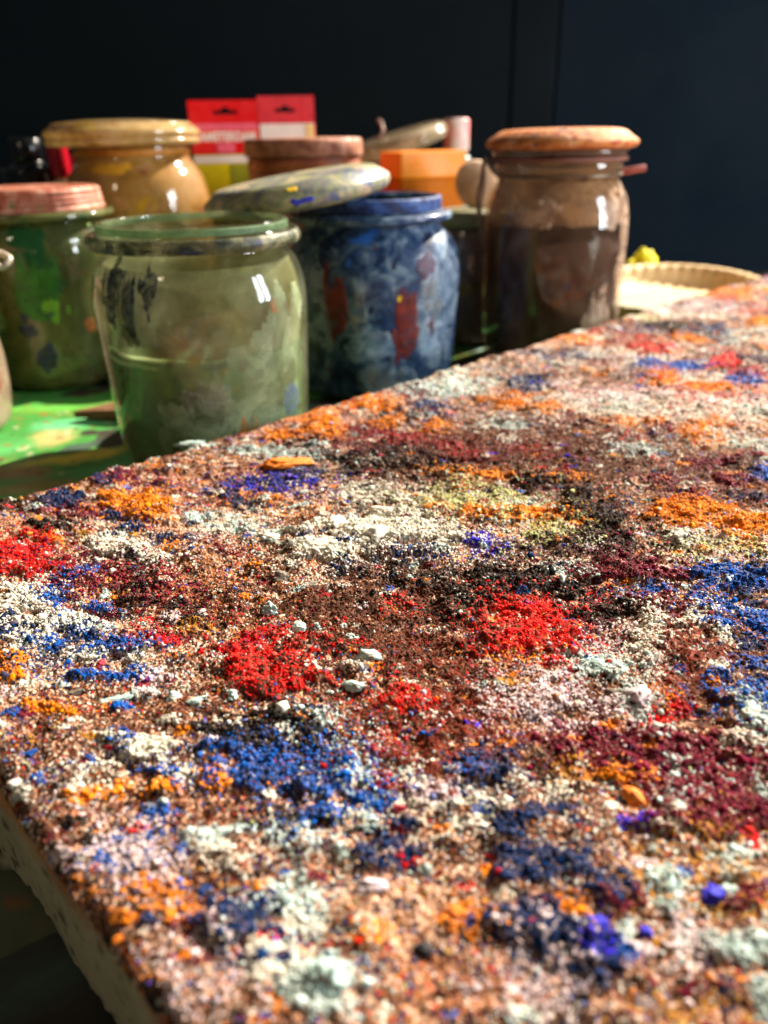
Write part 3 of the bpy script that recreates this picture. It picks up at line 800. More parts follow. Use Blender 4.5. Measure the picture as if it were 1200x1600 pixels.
# ------------------------------------------------------------------ lumps of dried paint on the board
LUMPS = [
(0.08519,-0.19454,0.00209,0.00154,0.413,0.00125,'W','cream lump leaning against black pigment, left half of the board'),
(0.08830,-0.19030,0.00246,0.00152,0.434,0.00125,'W','longer cream lump just right of its twin, left half of the board'),
(0.06017,-0.17065,0.00165,0.00182,0.339,0.00163,'c','crimson lump standing alone among white and blue powder on the left'),
(0.05666,-0.15560,0.00464,0.00209,0.349,0.00102,'M','long flat grey-mint flake along the blue strip on the left'),
(0.05081,-0.16394,0.00281,0.00127,0.301,0.00103,'G','short grey flake just left of the long mint flake'),
(0.06687,-0.14561,0.00216,0.00178,0.431,0.00170,'M','mint lump right of the pale lilac smear on the left'),
(0.06976,-0.13964,0.00306,0.00157,0.463,0.00151,'M','broad mint lump below the red powder on the left'),
(0.07649,-0.13452,0.00154,0.00192,0.517,0.00186,'M','upright mint lump at the lower edge of the red powder'),
(0.17644,-0.24332,0.01103,0.00497,0.627,0.00260,'O','long orange crust near the back edge by the green jar'),
(0.15513,-0.18640,0.00376,0.00425,0.694,0.00317,'W','pointed white lump at the left of the white heap'),
(0.15735,-0.17226,0.00537,0.00556,0.740,0.00426,'W','largest craggy white lump in the middle of the white heap'),
(0.17369,-0.18265,0.00572,0.00382,0.760,0.00277,'W','low cream lump at the back of the white heap'),
(0.13348,-0.19703,0.00346,0.00283,0.595,0.00214,'W','cream lump left of the white heap beside brown dust'),
(0.14197,-0.17701,0.00461,0.00414,0.676,0.00323,'W','rounded white lump at the near left of the white heap'),
(0.17608,-0.15081,0.00256,0.00274,0.863,0.00211,'W','small white lump at the right end of the navy streak'),
(0.10600,-0.15923,0.00218,0.00323,0.587,0.00280,'M','upright mint lump above the red powder, left of centre'),
(0.10642,-0.14637,0.00210,0.00258,0.629,0.00231,'M','mint lump just right of the upright one, above the red'),
(0.11938,-0.17174,0.00254,0.00261,0.607,0.00215,'G','grey lump on brown dust below the white heap'),
(0.12234,-0.16271,0.00269,0.00177,0.645,0.00148,'G','flat grey flake on brown dust below the white heap'),
(0.11064,-0.12365,0.00330,0.00252,0.730,0.00236,'M','pale mint lump with orange stains on brown dust at centre'),
(0.10101,-0.11768,0.00283,0.00214,0.709,0.00207,'M','mint lump between the two red powder patches'),
(0.08821,-0.07935,0.00286,0.00160,0.838,0.00172,'K','pale lilac lump on tan dust below centre'),
(0.08091,-0.08306,0.00192,0.00157,0.772,0.00169,'c','crimson lump beside the bright blue powder'),
(0.06451,-0.07309,0.00321,0.00156,0.723,0.00176,'K','pink lump with a maroon hollow in the near foreground'),
(0.12355,-0.07440,0.00160,0.00176,1.029,0.00176,'m','round maroon ball on pale pink powder'),
(0.14283,-0.07078,0.00276,0.00159,1.111,0.00152,'G','brown-grey lump in front of the mint ridge'),
(0.14504,-0.06088,0.00268,0.00153,1.173,0.00148,'B','brown lump in the shade of the white ridge'),
(0.14903,-0.07773,0.00544,0.00245,1.090,0.00211,'M','wide mint crust right of the red heap'),
(0.14443,-0.06545,0.00242,0.00387,1.145,0.00314,'K','tall pale ridge running towards the viewer, right of the red heap'),
(0.15643,-0.04461,0.00263,0.00421,1.293,0.00342,'M','long pale mint ridge at the right border'),
(0.15253,-0.04761,0.00175,0.00280,1.268,0.00227,'B','brown flank lump beside the right mint ridge'),
(0.11596,-0.05032,0.00283,0.00269,1.161,0.00283,'O','orange-topped lump amid the maroon powder'),
(0.12103,-0.05470,0.00400,0.00180,1.146,0.00132,'O','flat orange crust amid the maroon powder'),
(0.13104,-0.04937,0.00217,0.00103,1.211,0.00104,'M','small mint lump on the maroon powder'),
(0.10562,-0.02955,0.00224,0.00214,1.298,0.00234,'v','big violet-blue lump at the lower right'),
(0.10816,-0.02739,0.00157,0.00170,1.323,0.00185,'M','white lump touching the big violet-blue one'),
(0.09069,-0.03385,0.00150,0.00114,1.214,0.00129,'v','small violet-blue lump right of the navy powder'),
(0.08614,-0.04053,0.00195,0.00168,1.131,0.00190,'v','violet-blue lump at the edge of the navy powder'),
(0.06242,-0.05851,0.00190,0.00161,0.818,0.00186,'k','black ball in the near foreground'),
(0.07176,-0.05826,0.00265,0.00149,0.889,0.00170,'O','orange lump in the near foreground'),
(0.04829,-0.13985,0.00142,0.00126,0.332,0.00125,'W','small round cream lump at the lower left'),
(0.04056,-0.13817,0.00110,0.00106,0.285,0.00106,'W','tiny pale lump beside the blue speck at the lower left'),
(0.02823,-0.14349,0.00187,0.00118,0.194,0.00118,'W','white lump on the very rim of the board at the left'),
(0.05873,-0.11416,0.00240,0.00155,0.475,0.00162,'O','orange lump beside black and blue powder'),
(0.02721,-0.09607,0.00097,0.00085,0.276,0.00095,'O','round orange pellet on the left rim of the board'),
(0.11693,-0.02918,0.00353,0.00159,1.326,0.00129,'M','pale flat lump with a blue patch at the right border'),
(0.09874,-0.02073,0.00436,0.00196,1.364,0.00183,'M','broad mint lump in the lower right corner'),
(0.10126,-0.03518,0.00158,0.00253,1.236,0.00206,'M','narrow pale ridge between navy powder and violet lump'),
(0.04720,-0.06502,0.00345,0.00345,0.628,0.00401,'M','broad mint flake at the bottom edge'),
(0.16383,-0.29501,0.00682,0.00307,0.507,0.00156,'M','flat pale flake poking over the back edge by the green jar'),
]
LM = {}
def lump_mat(key):
    if key in LM: return LM[key]
    base = {'W': (236, 228, 206), 'M': (180, 204, 194), 'K': (230, 208, 214), 'O': (240, 128, 14), 'r': (214, 30, 24), 'c': (160, 18, 44), 'm': (104, 16, 44),
            'u': (28, 84, 178), 'n': (24, 46, 96), 'v': (48, 44, 204), 'k': (38, 36, 36), 'B': (112, 66, 44), 'G': (120, 108, 92)}[key]
    c = lin(*base); d = tuple(x*.75 for x in c)
    sp = [(lin(190, 140, 110), 420, .63, 1.), (lin(40, 60, 120), 520, .70, 2.), (lin(150, 50, 34), 480, .69, 5.)] if key in 'WMKG' else [(lin(196, 150, 120), 500, .69, 1.)]
    LM[key] = mottled('dried_paint_'+{'W': 'cream', 'M': 'mint', 'K': 'pink', 'O': 'orange', 'r': 'red', 'c': 'crimson', 'm': 'maroon', 'u': 'blue', 'n': 'navy', 'v': 'violet', 'k': 'black', 'B': 'brown', 'G': 'grey'}[key],
                      [(.35, d), (.62, c)], 160, 5, .5, .6, .35, .6, sp, bdist=.0006, bscale=6)
    return LM[key]
def lump(i, s, t, a, b, rot, h, key, label):
    """a,b half sizes (m) along the board axes, h height"""
    v, f = ico(4); r_ = np.random.default_rng(500+i)
    v = v.astype(float)
    o = r_.random(3)*50
    # craggy: a few random facet cuts then noise
    for k in range(9):
        n = r_.normal(size=3); n /= np.linalg.norm(n); lim = .55+.35*r_.random()
        d = v@n; m = d > lim; v[m] -= (d[m]-lim)[:, None]*n*.85
    nz = fbm(v[:, 0]*1.6+o[0]+v[:, 2]*1.1, v[:, 1]*1.6+o[1]-v[:, 2]*1.3, i, 4)-.5
    n2 = fbm(v[:, 0]*5+o[1]+v[:, 2]*4, v[:, 1]*5+o[2]-v[:, 2]*4.4, i+7, 4)-.5
    n3 = fbm(v[:, 0]*14+o[2]+v[:, 2]*9, v[:, 1]*14+o[0]-v[:, 2]*11, i+13, 3)-.5
    v *= (1+.75*nz+.55*n2+.34*n3)[:, None]
    v[:, 2] = np.where(v[:, 2] < -.35, -.35, v[:, 2])
    v = v*np.array([a, b, h*.75])
    c, q = math.cos(rot), math.sin(rot)
    v = np.stack([v[:, 0]*c-v[:, 1]*q, v[:, 0]*q+v[:, 1]*c, v[:, 2]], 1)
    xy = E1*s+E2*t
    z = TH-.0012+float(relief(np.array([s]), np.array([t]))[0])+h*.20
    w = np.stack([v[:, 0]*E1[0]+v[:, 1]*E2[0], v[:, 0]*E1[1]+v[:, 1]*E2[1], v[:, 2]], 1)
    f = f[:, ::-1]
    ob = link('paint_lump', mesh_np('paint_lump', w, f), lump_mat(key))
    ob.location = (xy[0], xy[1], z)
    tag(ob, label, 'paint lump', 'lumps of dried paint on the board')
for i, L in enumerate(LUMPS): lump(i, *L)

# ------------------------------------------------------------------ table, sheet, wall
tb = thing('work_table', (0, .3, -.03), 'paint-stained table carrying the board and all the jars', 'table')
mt = mottled('stained_table', [(.3, lin(28, 34, 28)), (.5, lin(58, 52, 40)), (.7, lin(70, 96, 80))], 14, 6, 1.2, .6, .3, .3, [(lin(150, 190, 175), 22, .64, 3.)])
box('table_top', (-.9, 1.0), (-.5, .72), (0, .0285), mt, tb, .002)
mleg = plain('table_leg_wood', lin(50, 42, 34))
for lx, ly in ((-.85, -.45), (.95, -.45), (-.85, .67), (.95, .67)):
    box('leg', (lx-.025, lx+.025), (ly-.025, ly+.025), (-.72, -.001), mleg, tb, .003)

def sheet():
    xs = np.arange(-.60, .62, .003); ys = np.arange(-.14, .965, .003)
    X, Y = np.meshgrid(xs, ys, indexing='ij'); x = X.ravel(); y = Y.ravel()
    wx = x*.8+y*.6; wy = -x*.6+y*.8
    z = .0030*(fbm(wx*9, wy*26, 4, 4)-.5)*2+.0012*(fbm(x*60, y*60, 6, 3)-.5)
    z = np.where(z > 0, z*.55, z)-.0012
    g = fbm(wx*7, wy*18, 12, 5)
    c1 = np.array(lin(66, 138, 58)); c2 = np.array(lin(90, 178, 100)); c3 = np.array(lin(108, 134, 40))
    c = c1+(c2-c1)*np.clip((g-.42)*5, 0, 1)[:, None]
    c = c+(c3-c)*np.clip((fbm(x*11, y*16, 21, 4)-.56)*7, 0, 1)[:, None]
    def stain(cx, cy, rx, ry, a, col, den, sd):
        nonlocal c
        dx = x-cx; dy = y-cy; ca, sa = math.cos(a), math.sin(a)
        q = np.hypot((dx*ca+dy*sa)/rx, (-dx*sa+dy*ca)/ry)+1.3*(fbm(x*70, y*70, sd, 4)-.5)
        f = np.clip((1.1-q)/.6, 0, 1)*den
        c = c+(np.array(lin(*col))-c)*f[:, None]
    stain(-.172, .418, .045, .010, .35, (226, 206, 84), .9, 1)
    stain(-.200, .452, .014, .018, .3, (196, 170, 110), .8, 2)
    stain(-.205, .395, .03, .014, -.2, (170, 92, 36), .6, 3)
    stain(-.175, .375, .03, .010, .2, (184, 104, 44), .5, 4)
    stain(-.19, .48, .04, .018, .4, (110, 210, 150), .7, 5)
    stain(-.22, .51, .05, .01, .1, (96, 178, 70), .7, 6)
    for i in range(60):   # old spills all over the sheet
        cc = random.choice([(40, 60, 50), (150, 90, 50), (70, 120, 110), (60, 50, 44), (140, 150, 90), (40, 50, 90)])
        stain(random.uniform(-.55, .55), random.uniform(-.1, .34) if i < 36 else random.uniform(.55, .93), random.uniform(.008, .05), random.uniform(.006, .03), random.uniform(0, 3), cc, random.uniform(.5, .95), 30+i)
    # the near part of the sheet turns grey-brown with teal patches
    near_mask = np.clip((.20-y+.10*(fbm(x*16, y*16, 88, 4)-.5))/.06, 0, 1)
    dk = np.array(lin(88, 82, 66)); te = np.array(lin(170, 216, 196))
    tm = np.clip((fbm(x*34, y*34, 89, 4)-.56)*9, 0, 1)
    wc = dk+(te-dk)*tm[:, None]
    c = c+(wc-c)*(near_mask*.92)[:, None]
    c = c*(.78+.44*fbm(x*240, y*240, 66, 4))[:, None]                      # dried specks and dust
    for j, q in enumerate(((206, 196, 160), (150, 84, 40), (36, 44, 40))):
        m_ = np.clip((vnoise(x*230+j*9, y*230, 140+j)-.86)*12, 0, 1)[:, None]; c = c+(np.array(lin(*q))-c)*m_*.8
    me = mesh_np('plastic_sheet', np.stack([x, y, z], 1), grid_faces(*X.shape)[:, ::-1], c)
    k = NT('green_plastic')
    a = k.n('ShaderNodeVertexColor', layer_name='Pigment').outputs['Color']
    nb = k.bump(k.noise(160, 5, .6, .5), .25, .001)
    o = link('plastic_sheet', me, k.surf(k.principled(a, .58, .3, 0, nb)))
    tag(o, 'green plastic sheet with yellow and rust stains, spread under the jars', 'sheet')
sheet()

wm = mottled('black_wall_paint', [(.3, lin(14, 19, 23)), (.7, lin(18, 24, 28))], 3, 4, .3, .7, .06, .15, bdist=.002, bscale=30)
wm2 = mottled('blue_black_wall_paint', [(.3, lin(14, 23, 32)), (.7, lin(19, 29, 39))], 3, 4, .3, .7, .05, .15, [(lin(120, 80, 80), 60, .80, 2.)], bdist=.002, bscale=30)
def struct(o): o['kind'] = 'structure'; return o
struct(box('wall', (-1.6, .185), (1.22, 1.27), (-.75, .41), wm, None, .0))
struct(box('wall_corner', (.186, .246), (1.2165, 1.27), (-.75, .41), wm, None, .004))
struct(box('wall_panel', (.248, 1.7), (1.2195, 1.27), (-.75, .41), wm2, None, .003))
struct(box('floor', (-2.2, 2.2), (-1.8, 1.3), (-.80, -.752), plain('dark_floor', lin(52, 48, 44)), None, 0))

# ------------------------------------------------------------------ jars
def smear(jar, prof, az, z0, wa, hz, mat, seed, off=.0004, name='smear_or_side_light'):
    """irregular patch of paint on the outside of a jar (az measured from the -y direction, degrees)"""
    P = catmull([(p[0], p[1], 0) for p in prof], 6)
    zz = np.array([p[1] for p in P]); rr = np.array([p[0] for p in P]); o_ = np.argsort(zz); zz = zz[o_]; rr = rr[o_]
    n, m = 46, 46
    A = np.linspace(-1.5, 1.5, n); Z = np.linspace(-1.5, 1.5, m)
    AA, ZZ = np.meshgrid(A, Z, indexing='ij')
    q = np.hypot(AA, ZZ)+1.9*(fbm(AA*1.5+seed*7.1+9, ZZ*.9+seed*3.3, seed, 4)-.5)
    th = rad(az-90)+AA*rad(wa)
    z = z0+ZZ*hz; r = np.interp(z, zz, rr)+off*np.clip((1.05-q)*4, .15, 1)
    V = np.stack([r*np.cos(th), r*np.sin(th), z], -1).reshape(-1, 3)
    F = grid_faces(n, m); qf = q.ravel()[F].mean(1); F = F[qf < 1.0]
    used = np.unique(F); mp = np.full(len(V), -1); mp[used] = np.arange(len(used))
    if not len(used): return
    return link(name, mesh_np(name, V[used], mp[F]), mat, jar)

def jar_glass(jar, outer, mat, thick=.003, name='glass_body', seg=96):
    """outer profile from the foot up to the lip; the inner wall follows it back down"""
    inner = [(max(r-thick, .001), max(z, .006)) for r, z in outer[1:]][::-1]
    inner = [p for p in inner if p[1] > .0065]+[(max(outer[1][0]-thick-.002, .01), .0062), (.0, .006)]
    return lathe(name, [(0., .0015)]+list(outer)+[(outer[-1][0]-thick*.5, outer[-1][1]+.0008)]+inner, mat, jar, seg)

def powder_fill(jar, r, z0, z1, mat, seed, bulge=.004, name='pigment_fill', prof=None):
    n, m = 72, 40
    th = np.arange(n)*2*PI/n
    top = z1+bulge*2*(fbm(np.cos(th)*1.6+4+seed, np.sin(th)*1.6+4, seed, 3)-.5)
    rows = []
    def rad_at(z): return r if prof is None else np.interp(z, [p[1] for p in prof], [p[0] for p in prof])-.0035
    rows.append((np.zeros(n), np.full(n, z0))); rows.append((np.full(n, rad_at(z0)*.96), np.full(n, z0)))
    for f in np.linspace(.02, 1, 14): z = z0+(top-z0)*f; rows.append((np.array([rad_at(q) for q in z]) if prof is not None else np.full(n, r), z))
    for f in (.9, .7, .45, .2, 0): rows.append((np.full(n, rad_at(z1)*f), top*f+(z1+bulge*.5)*(1-f)+bulge*(fbm(np.cos(th)*f*3+seed, np.sin(th)*f*3+2, seed+2, 3)-.5)))
    R = np.stack([a for a, _ in rows]); Z = np.stack([b for _, b in rows])
    V = np.stack([R*np.cos(th), R*np.sin(th), Z], -1).reshape(-1, 3)
    return link(name, mesh_np(name, V, grid_faces(len(rows), n, True)), mat, jar)

steel = plain('bail_wire_steel', lin(120, 104, 88), .38, .5, .8, var=.25)
pale_wire = plain('dusty_wire', lin(222, 208, 186), .45, .4, .3)
navy_paint = smear_mat('navy_paint', [(.35, lin(12, 20, 36)), (.65, lin(40, 56, 78))], .35, .97, 150)
blue_paint = smear_mat('bright_blue_paint', [(.35, lin(28, 40, 170)), (.65, lin(50, 70, 210))], .7, 1, 150)
haze_blue = smear_mat('faint_blue_film', [(.35, lin(70, 90, 130)), (.65, lin(96, 116, 150))], .05, .6, 110)
red_paint = smear_mat('brick_red_paint', [(.35, lin(84, 24, 20)), (.65, lin(140, 48, 36))], .45, .97, 70)
orange_paint = smear_mat('orange_paint', [(.35, lin(170, 84, 30)), (.65, lin(206, 120, 54))], .1, .85, 90)
green_paint = smear_mat('deep_green_paint', [(.3, lin(14, 58, 26)), (.65, lin(56, 118, 24))], .55, .97, 50)
purple_paint = smear_mat('purple_paint', [(.35, lin(50, 22, 52)), (.65, lin(96, 40, 74))], .2, .95, 100)
yellow_paint = smear_mat('yellow_paint', [(.35, lin(226, 180, 20)), (.65, lin(250, 206, 40))], .8, 1, 150)
pale_paint = smear_mat('pale_dust', [(.35, lin(120, 118, 106)), (.65, lin(186, 182, 168))], .0, .5, 110)
dark_paint = smear_mat('black_paint', [(.35, lin(30, 30, 26)), (.65, lin(60, 58, 50))], .0, .7, 110)

def dust_film(jar, prof, z0, z1, mat, seed, gap=.0034):
    """dust clinging to the inside of the glass above the powder"""
    n, m = 96, 30
    P = catmull([(p[0], p[1], 0) for p in prof], 6); zz = np.array([p[1] for p in P]); rr = np.array([p[0] for p in P]); o_ = np.argsort(zz, kind='stable')
    th = np.arange(n)*2*PI/n
    low = z0+.010*(fbm(np.cos(th)*1.6+4+seed, np.sin(th)*1.6+4, seed, 3)-.5)
    f = np.linspace(0, 1, m)[:, None]; Z = low[None, :]+(z1-low[None, :])*f
    Rr = np.interp(Z, zz[o_], rr[o_])-gap
    V = np.stack([Rr*np.cos(th), Rr*np.sin(th), Z], -1).reshape(-1, 3)
    return link('dust_film', mesh_np('dust_film', V, grid_faces(m, n, True)), mat, jar)
# green jar, open, beside the board
GP = [(.038, .000), (.0465, .003), (.0490, .012), (.0512, .045), (.0526, .080), (.0525, .094), (.049, .106), (.0448, .112), (.0445, .1145), (.0502, .1155), (.0512, .118), (.0500, .1205), (.0462, .1215), (.0452, .1255)]
gj = thing('glass_jar', (-.0900, .404, 0), 'open murky green jar with navy paint drips under its rim, nearest to the board', 'jar', 'glass jars on the table')
gm = dirty_glass('green_dusty_glass', [(.3, lin(104, 104, 66)), (.5, lin(146, 146, 108)), (.7, lin(184, 190, 160))], .08, .42, 40, (.93, .95, .88), .5, 1., [(lin(120, 84, 52), 40, .64, 4.), (lin(150, 160, 140), 55, .66, 8.)])
jar_glass(gj, GP, gm)
dust_film(gj, GP, .070, .108, smear_mat('olive_inner_dust', [(.3, lin(128, 118, 72)), (.55, lin(164, 158, 116)), (.7, lin(192, 190, 158))], .62, .95, 55), 3)
gf = mottled('green_powder', [(.3, lin(74, 112, 70)), (.5, lin(132, 162, 120)), (.75, lin(150, 146, 112))], 30, 5, .8, .85, .1, .4, [(lin(104, 70, 48), 34, .62, 3.)])
powder_fill(gj, .046, .007, .068, gf, 3, .006, prof=GP)
smear(gj, GP, -38, .098, 6, .013, navy_paint, 2); smear(gj, GP, -27, .094, 4.5, .013, navy_paint, 5); smear(gj, GP, -35, .106, 9, .004, navy_paint, 8)
smear(gj, GP, -14, .099, 6, .009, navy_paint, 11)
smear(gj, GP, -40, .117, 24, .0018, navy_paint, 4); smear(gj, GP, 5, .117, 10, .0016, navy_paint, 6); smear(gj, GP, 44, .1185, 4, .0016, blue_paint, 3); smear(gj, GP, -34, .1185, 3, .0014, blue_paint, 13)
smear(gj, GP, 30, .030, 6, .009, orange_paint, 7); smear(gj, GP, 62, .036, 7, .014, haze_blue, 15); smear(gj, GP, 50, .090, 2.5, .003, orange_paint, 19)
smear(gj, GP, -28, .080, 5, .004, dark_paint, 23); smear(gj, GP, 8, .052, 10, .008, pale_paint, 27)
lathe('rim_grime', [(.0500, .1150), (.0508, .1156), (.0517, .1180), (.0505, .1208), (.0490, .1214)], smear_mat('grimy_rim_paint', [(.35, lin(20, 30, 34)), (.5, lin(70, 74, 52)), (.65, lin(150, 146, 112))], .35, .95, 60, 6.), gj)
sage = smear_mat('sage_side_light', [(.35, lin(132, 148, 104)), (.65, lin(178, 190, 152))], .08, .72, 34)  # pale film painting light onto the jar's right side and lower front
smear(gj, GP, 44, .055, 22, .045, sage, 41); smear(gj, GP, 8, .036, 20, .022, sage, 43)
lathe('inner_rim', [(.0440, .1222), (.0440, .1248), (.0450, .1254), (.0458, .1246), (.0459, .1222)], dirty_glass('green_rim_glass', [(.3, lin(84, 112, 72)), (.7, lin(140, 166, 126))], .45, .85, 60, (.8, .9, .75), .3, 5.), gj)

# blue jar
BP = [(.042, .000), (.052, .003), (.0555, .012), (.0585, .045), (.0605, .074), (.0595, .088), (.055, .099), (.0475, .107), (.0465, .110), (.0535, .1115), (.0548, .1135), (.0535, .1160), (.0470, .1172), (.0465, .1225), (.0455, .1240)]
bj = thing('glass_jar', (-.0055, .556, 0), 'dark blue paint-covered jar with brick red smears on its front', 'jar', 'glass jars on the table')
bmx = dirty_glass('blue_caked_glass', [(.3, lin(10, 20, 36)), (.44, lin(30, 58, 98)), (.56, lin(84, 108, 132)), (.68, lin(146, 164, 180))], .9, .99, 62, (.3, .4, .6), .06, 12., [(lin(16, 28, 60), 42, .58, 4.), (lin(44, 98, 176), 36, .64, 9.), (lin(96, 44, 54), 48, .68, 15.)], .2, .5)
jar_glass(bj, BP, bmx)
bf = plain('blue_powder', lin(18, 44, 96), .9); powder_fill(bj, .05, .007, .07, bf, 5, prof=BP)
smear(bj, BP, -22, .062, 7, .024, red_paint, 3); smear(bj, BP, 22, .050, 6, .024, red_paint, 9); smear(bj, BP, 17, .040, 5, .01, red_paint, 31); smear(bj, BP, 40, .047, 4, .007, red_paint, 14)
smear(bj, BP, 35, .086, 8, .008, purple_paint, 12); smear(bj, BP, 17, .069, 1.4, .002, yellow_paint, 5); smear(bj, BP, 5, .018, 12, .008, pale_paint, 22); smear(bj, BP, 42, .066, 9, .012, pale_paint, 25)
smear(bj, BP, -8, .062, 5, .012, pale_paint, 29)
chalk = smear_mat('chalk_and_side_light', [(.35, lin(96, 126, 160)), (.65, lin(190, 204, 214))], .0, .7, 60)
smear(bj, BP, 50, .060, 20, .040, chalk, 44); smear(bj, BP, -40, .062, 16, .030, chalk, 47); smear(bj, BP, 0, .030, 22, .022, chalk, 49)  # chalky crust; the large right smear also paints in the brighter lit side
lathe('blue_rim', [(.0440, .1205), (.0442, .1250), (.0462, .1256), (.0476, .1240), (.0476, .1178)], mottled('blue_rim', [(.32, lin(8, 16, 40)), (.5, lin(20, 44, 98)), (.68, lin(64, 104, 168))], 90, 6, .6, .55, .35, .5), bj)

# loose domed lid bridging the green and blue jars
lm = mottled('painted_lid_glass', [(.3, lin(74, 80, 104)), (.42, lin(122, 116, 110)), (.53, lin(140, 146, 100)), (.64, lin(196, 166, 144))], 62, 5, .9, .45, .4, .25, [(lin(120, 120, 110), 50, .56, 2.), (lin(80, 88, 60), 44, .62, 6.), (lin(84, 94, 124), 40, .57, 11.), (lin(52, 62, 170), 60, .69, 15.)])
ld = thing('loose_lid', (-.0475, .497, .1325), 'loose domed jar lid smeared green and blue, tilted across two open jars', 'lid')
ld.rotation_euler = (rad(1.8), rad(-8.0), 0)
LP = [(0, -.0075), (.040, -.0072), (.0445, -.0070), (.0475, -.0058), (.0535, -.0048), (.0552, -.0022), (.0554, .0002), (.0548, .0018), (.0475, .0072), (.0455, .0079), (.040, .0084), (.02, .0088), (0, .009)]
lathe('lid_glass', LP, lm, ld, wob=.0006, curve=False)
smear(ld, [(.0535, -.0048), (.0552, -.0022), (.0552, .0002), (.053, .0038)], 8, -.001, 6, .002, blue_paint, 3)
smear(ld, [(.0552, .0002), (.053, .0038), (.047, .0066), (.040, .0078)], 2, .0056, 3.4, .0016, yellow_paint, 4)

# left jar with pink screw band
lj = thing('glass_jar', (-.2435, .592, 0), 'wide green-glazed jar with a coppery pink screw lid at the left edge', 'jar', 'glass jars on the table')
LJ = [(.038, 0), (.048, .003), (.051, .014), (.053, .05), (.0535, .085), (.0525, .100), (.049, .109), (.0465, .112), (.0475, .1135), (.0535, .1145), (.0542, .1165), (.053, .1185), (.0485, .1195)]
lgm = dirty_glass('olive_dusty_glass', [(.3, lin(60, 74, 26)), (.5, lin(104, 108, 54)), (.7, lin(140, 138, 84))], .62, .9, 24, (.7, .8, .5), .25, 22., [(lin(28, 90, 40), 22, .6, 4.), (lin(120, 84, 44), 36, .64, 8.)])
jar_glass(lj, LJ, lgm)
powder_fill(lj, .048, .007, .06, mottled('moss_powder', [(.3, lin(36, 62, 20)), (.7, lin(84, 104, 36))], 26, 5, .6, .9, .1), 8, prof=LJ)
smear(lj, LJ, 12, .072, 17, .020, green_paint, 5); smear(lj, LJ, 22, .060, 8, .008, mottled('lime_paint', [(.3, lin(70, 120, 16)), (.7, lin(112, 160, 30))], 60), 8)
smear(lj, LJ, 2, .054, 3, .003, navy_paint, 7); smear(lj, LJ, 20, .055, 2.6, .003, navy_paint, 3); smear(lj, LJ, 2, .044, 5, .005, navy_paint, 9); smear(lj, LJ, 10, .024, 8, .010, navy_paint, 12); smear(lj, LJ, 46, .045, 4, .006, orange_paint, 4)
pk = mottled('coppery_pink_lid', [(.3, lin(104, 48, 32)), (.47, lin(168, 92, 66)), (.65, lin(206, 156, 134))], 70, 6, .8, .45, .45, .4, [(lin(54, 34, 30), 60, .62, 3.), (lin(120, 130, 70), 50, .66, 7.)], metal=.15)
lathe('screw_lid', [(0, .134), (.040, .1338), (.0455, .1328), (.0470, .131), (.0465, .129), (.0478, .1275), (.0468, .1262), (.0482, .1245), (.0470, .123), (.0485, .1212), (.0485, .1196)], pk, lj)

# yellow jar, back left
yj = thing('glass_jar', (-.2045, .722, 0), 'tall jar dusted mustard yellow with a broad flat lid, back left', 'jar', 'glass jars on the table')
YJ = [(.044, 0), (.055, .003), (.057, .014), (.0595, .06), (.0605, .10), (.0595, .118), (.055, .134), (.0475, .145), (.0455, .150), (.0452, .157)]
ym = dirty_glass('mustard_dusty_glass', [(.3, lin(150, 100, 34)), (.5, lin(190, 140, 62)), (.7, lin(206, 164, 110))], .80, .98, 48, (.9, .8, .5), .35, 31., [(lin(170, 96, 60), 36, .63, 3.), (lin(206, 160, 30), 30, .62, 8.)])
jar_glass(yj, YJ, ym)
yl = dirty_glass('dusty_yellow_lid', [(.3, lin(160, 124, 66)), (.5, lin(200, 164, 104)), (.7, lin(214, 186, 140))], .72, .97, 60, (.9, .85, .7), .3, 33., [(lin(220, 190, 40), 60, .64, 4.), (lin(110, 90, 110), 54, .66, 9.), (lin(96, 64, 42), 56, .63, 14.)], .12)
lathe('lid', [(0, .1570), (.044, .1570), (.047, .1572), (.058, .1580), (.0612, .1592), (.0622, .1612), (.0618, .1628), (.0606, .1636), (.0622, .1650), (.0628, .1672), (.0618, .1694), (.0560, .1738), (.053, .1752), (.03, .1772), (0, .1776)], yl, yj, loc=(-.006, 0, 0), wob=.0006)
lathe('neck_dust', [(.0462, .1500), (.0470, .153), (.0466, .1552)], mottled('ochre_dust', [(.3, lin(170, 104, 30)), (.7, lin(210, 140, 50))], 80), yj)
smear(yj, YJ, -10, .142, 20, .004, mottled('ochre_yellow_dust', [(.3, lin(190, 130, 20)), (.7, lin(214, 160, 40))], 80), 5)

# brown clip-top jar
bw = thing('glass_jar', (.1325, .622, 0), 'clip-top jar of dark brown powder with an orange-dusted domed lid', 'jar', 'glass jars on the table')
BW = [(.040, 0), (.049, .003), (.0525, .014), (.0535, .04), (.0535, .085), (.0528, .104), (.050, .118), (.0455, .1275), (.0430, .1315), (.0430, .136), (.0455, .1375), (.0455, .141), (.044, .1425)]
bwm = dirty_glass('brown_dusty_glass', [(.3, lin(122, 92, 62)), (.5, lin(160, 130, 98)), (.7, lin(200, 168, 140))], .06, .36, 24, (.95, .90, .84), .5, 41., [(lin(200, 170, 150), 34, .62, 3.), (lin(70, 44, 34), 36, .63, 8.)])
jar_glass(bw, BW, bwm)
dust_film(bw, BW, .101, .130, smear_mat('beige_inner_dust', [(.3, lin(160, 128, 90)), (.55, lin(204, 172, 134)), (.7, lin(226, 200, 172))], .35, .97, 45), 12)
powder_fill(bw, .049, .007, .101, mottled('umber_powder', [(.3, lin(30, 16, 12)), (.7, lin(50, 29, 24))], 30, 5, .6, .95, .05), 12, .007, prof=BW)
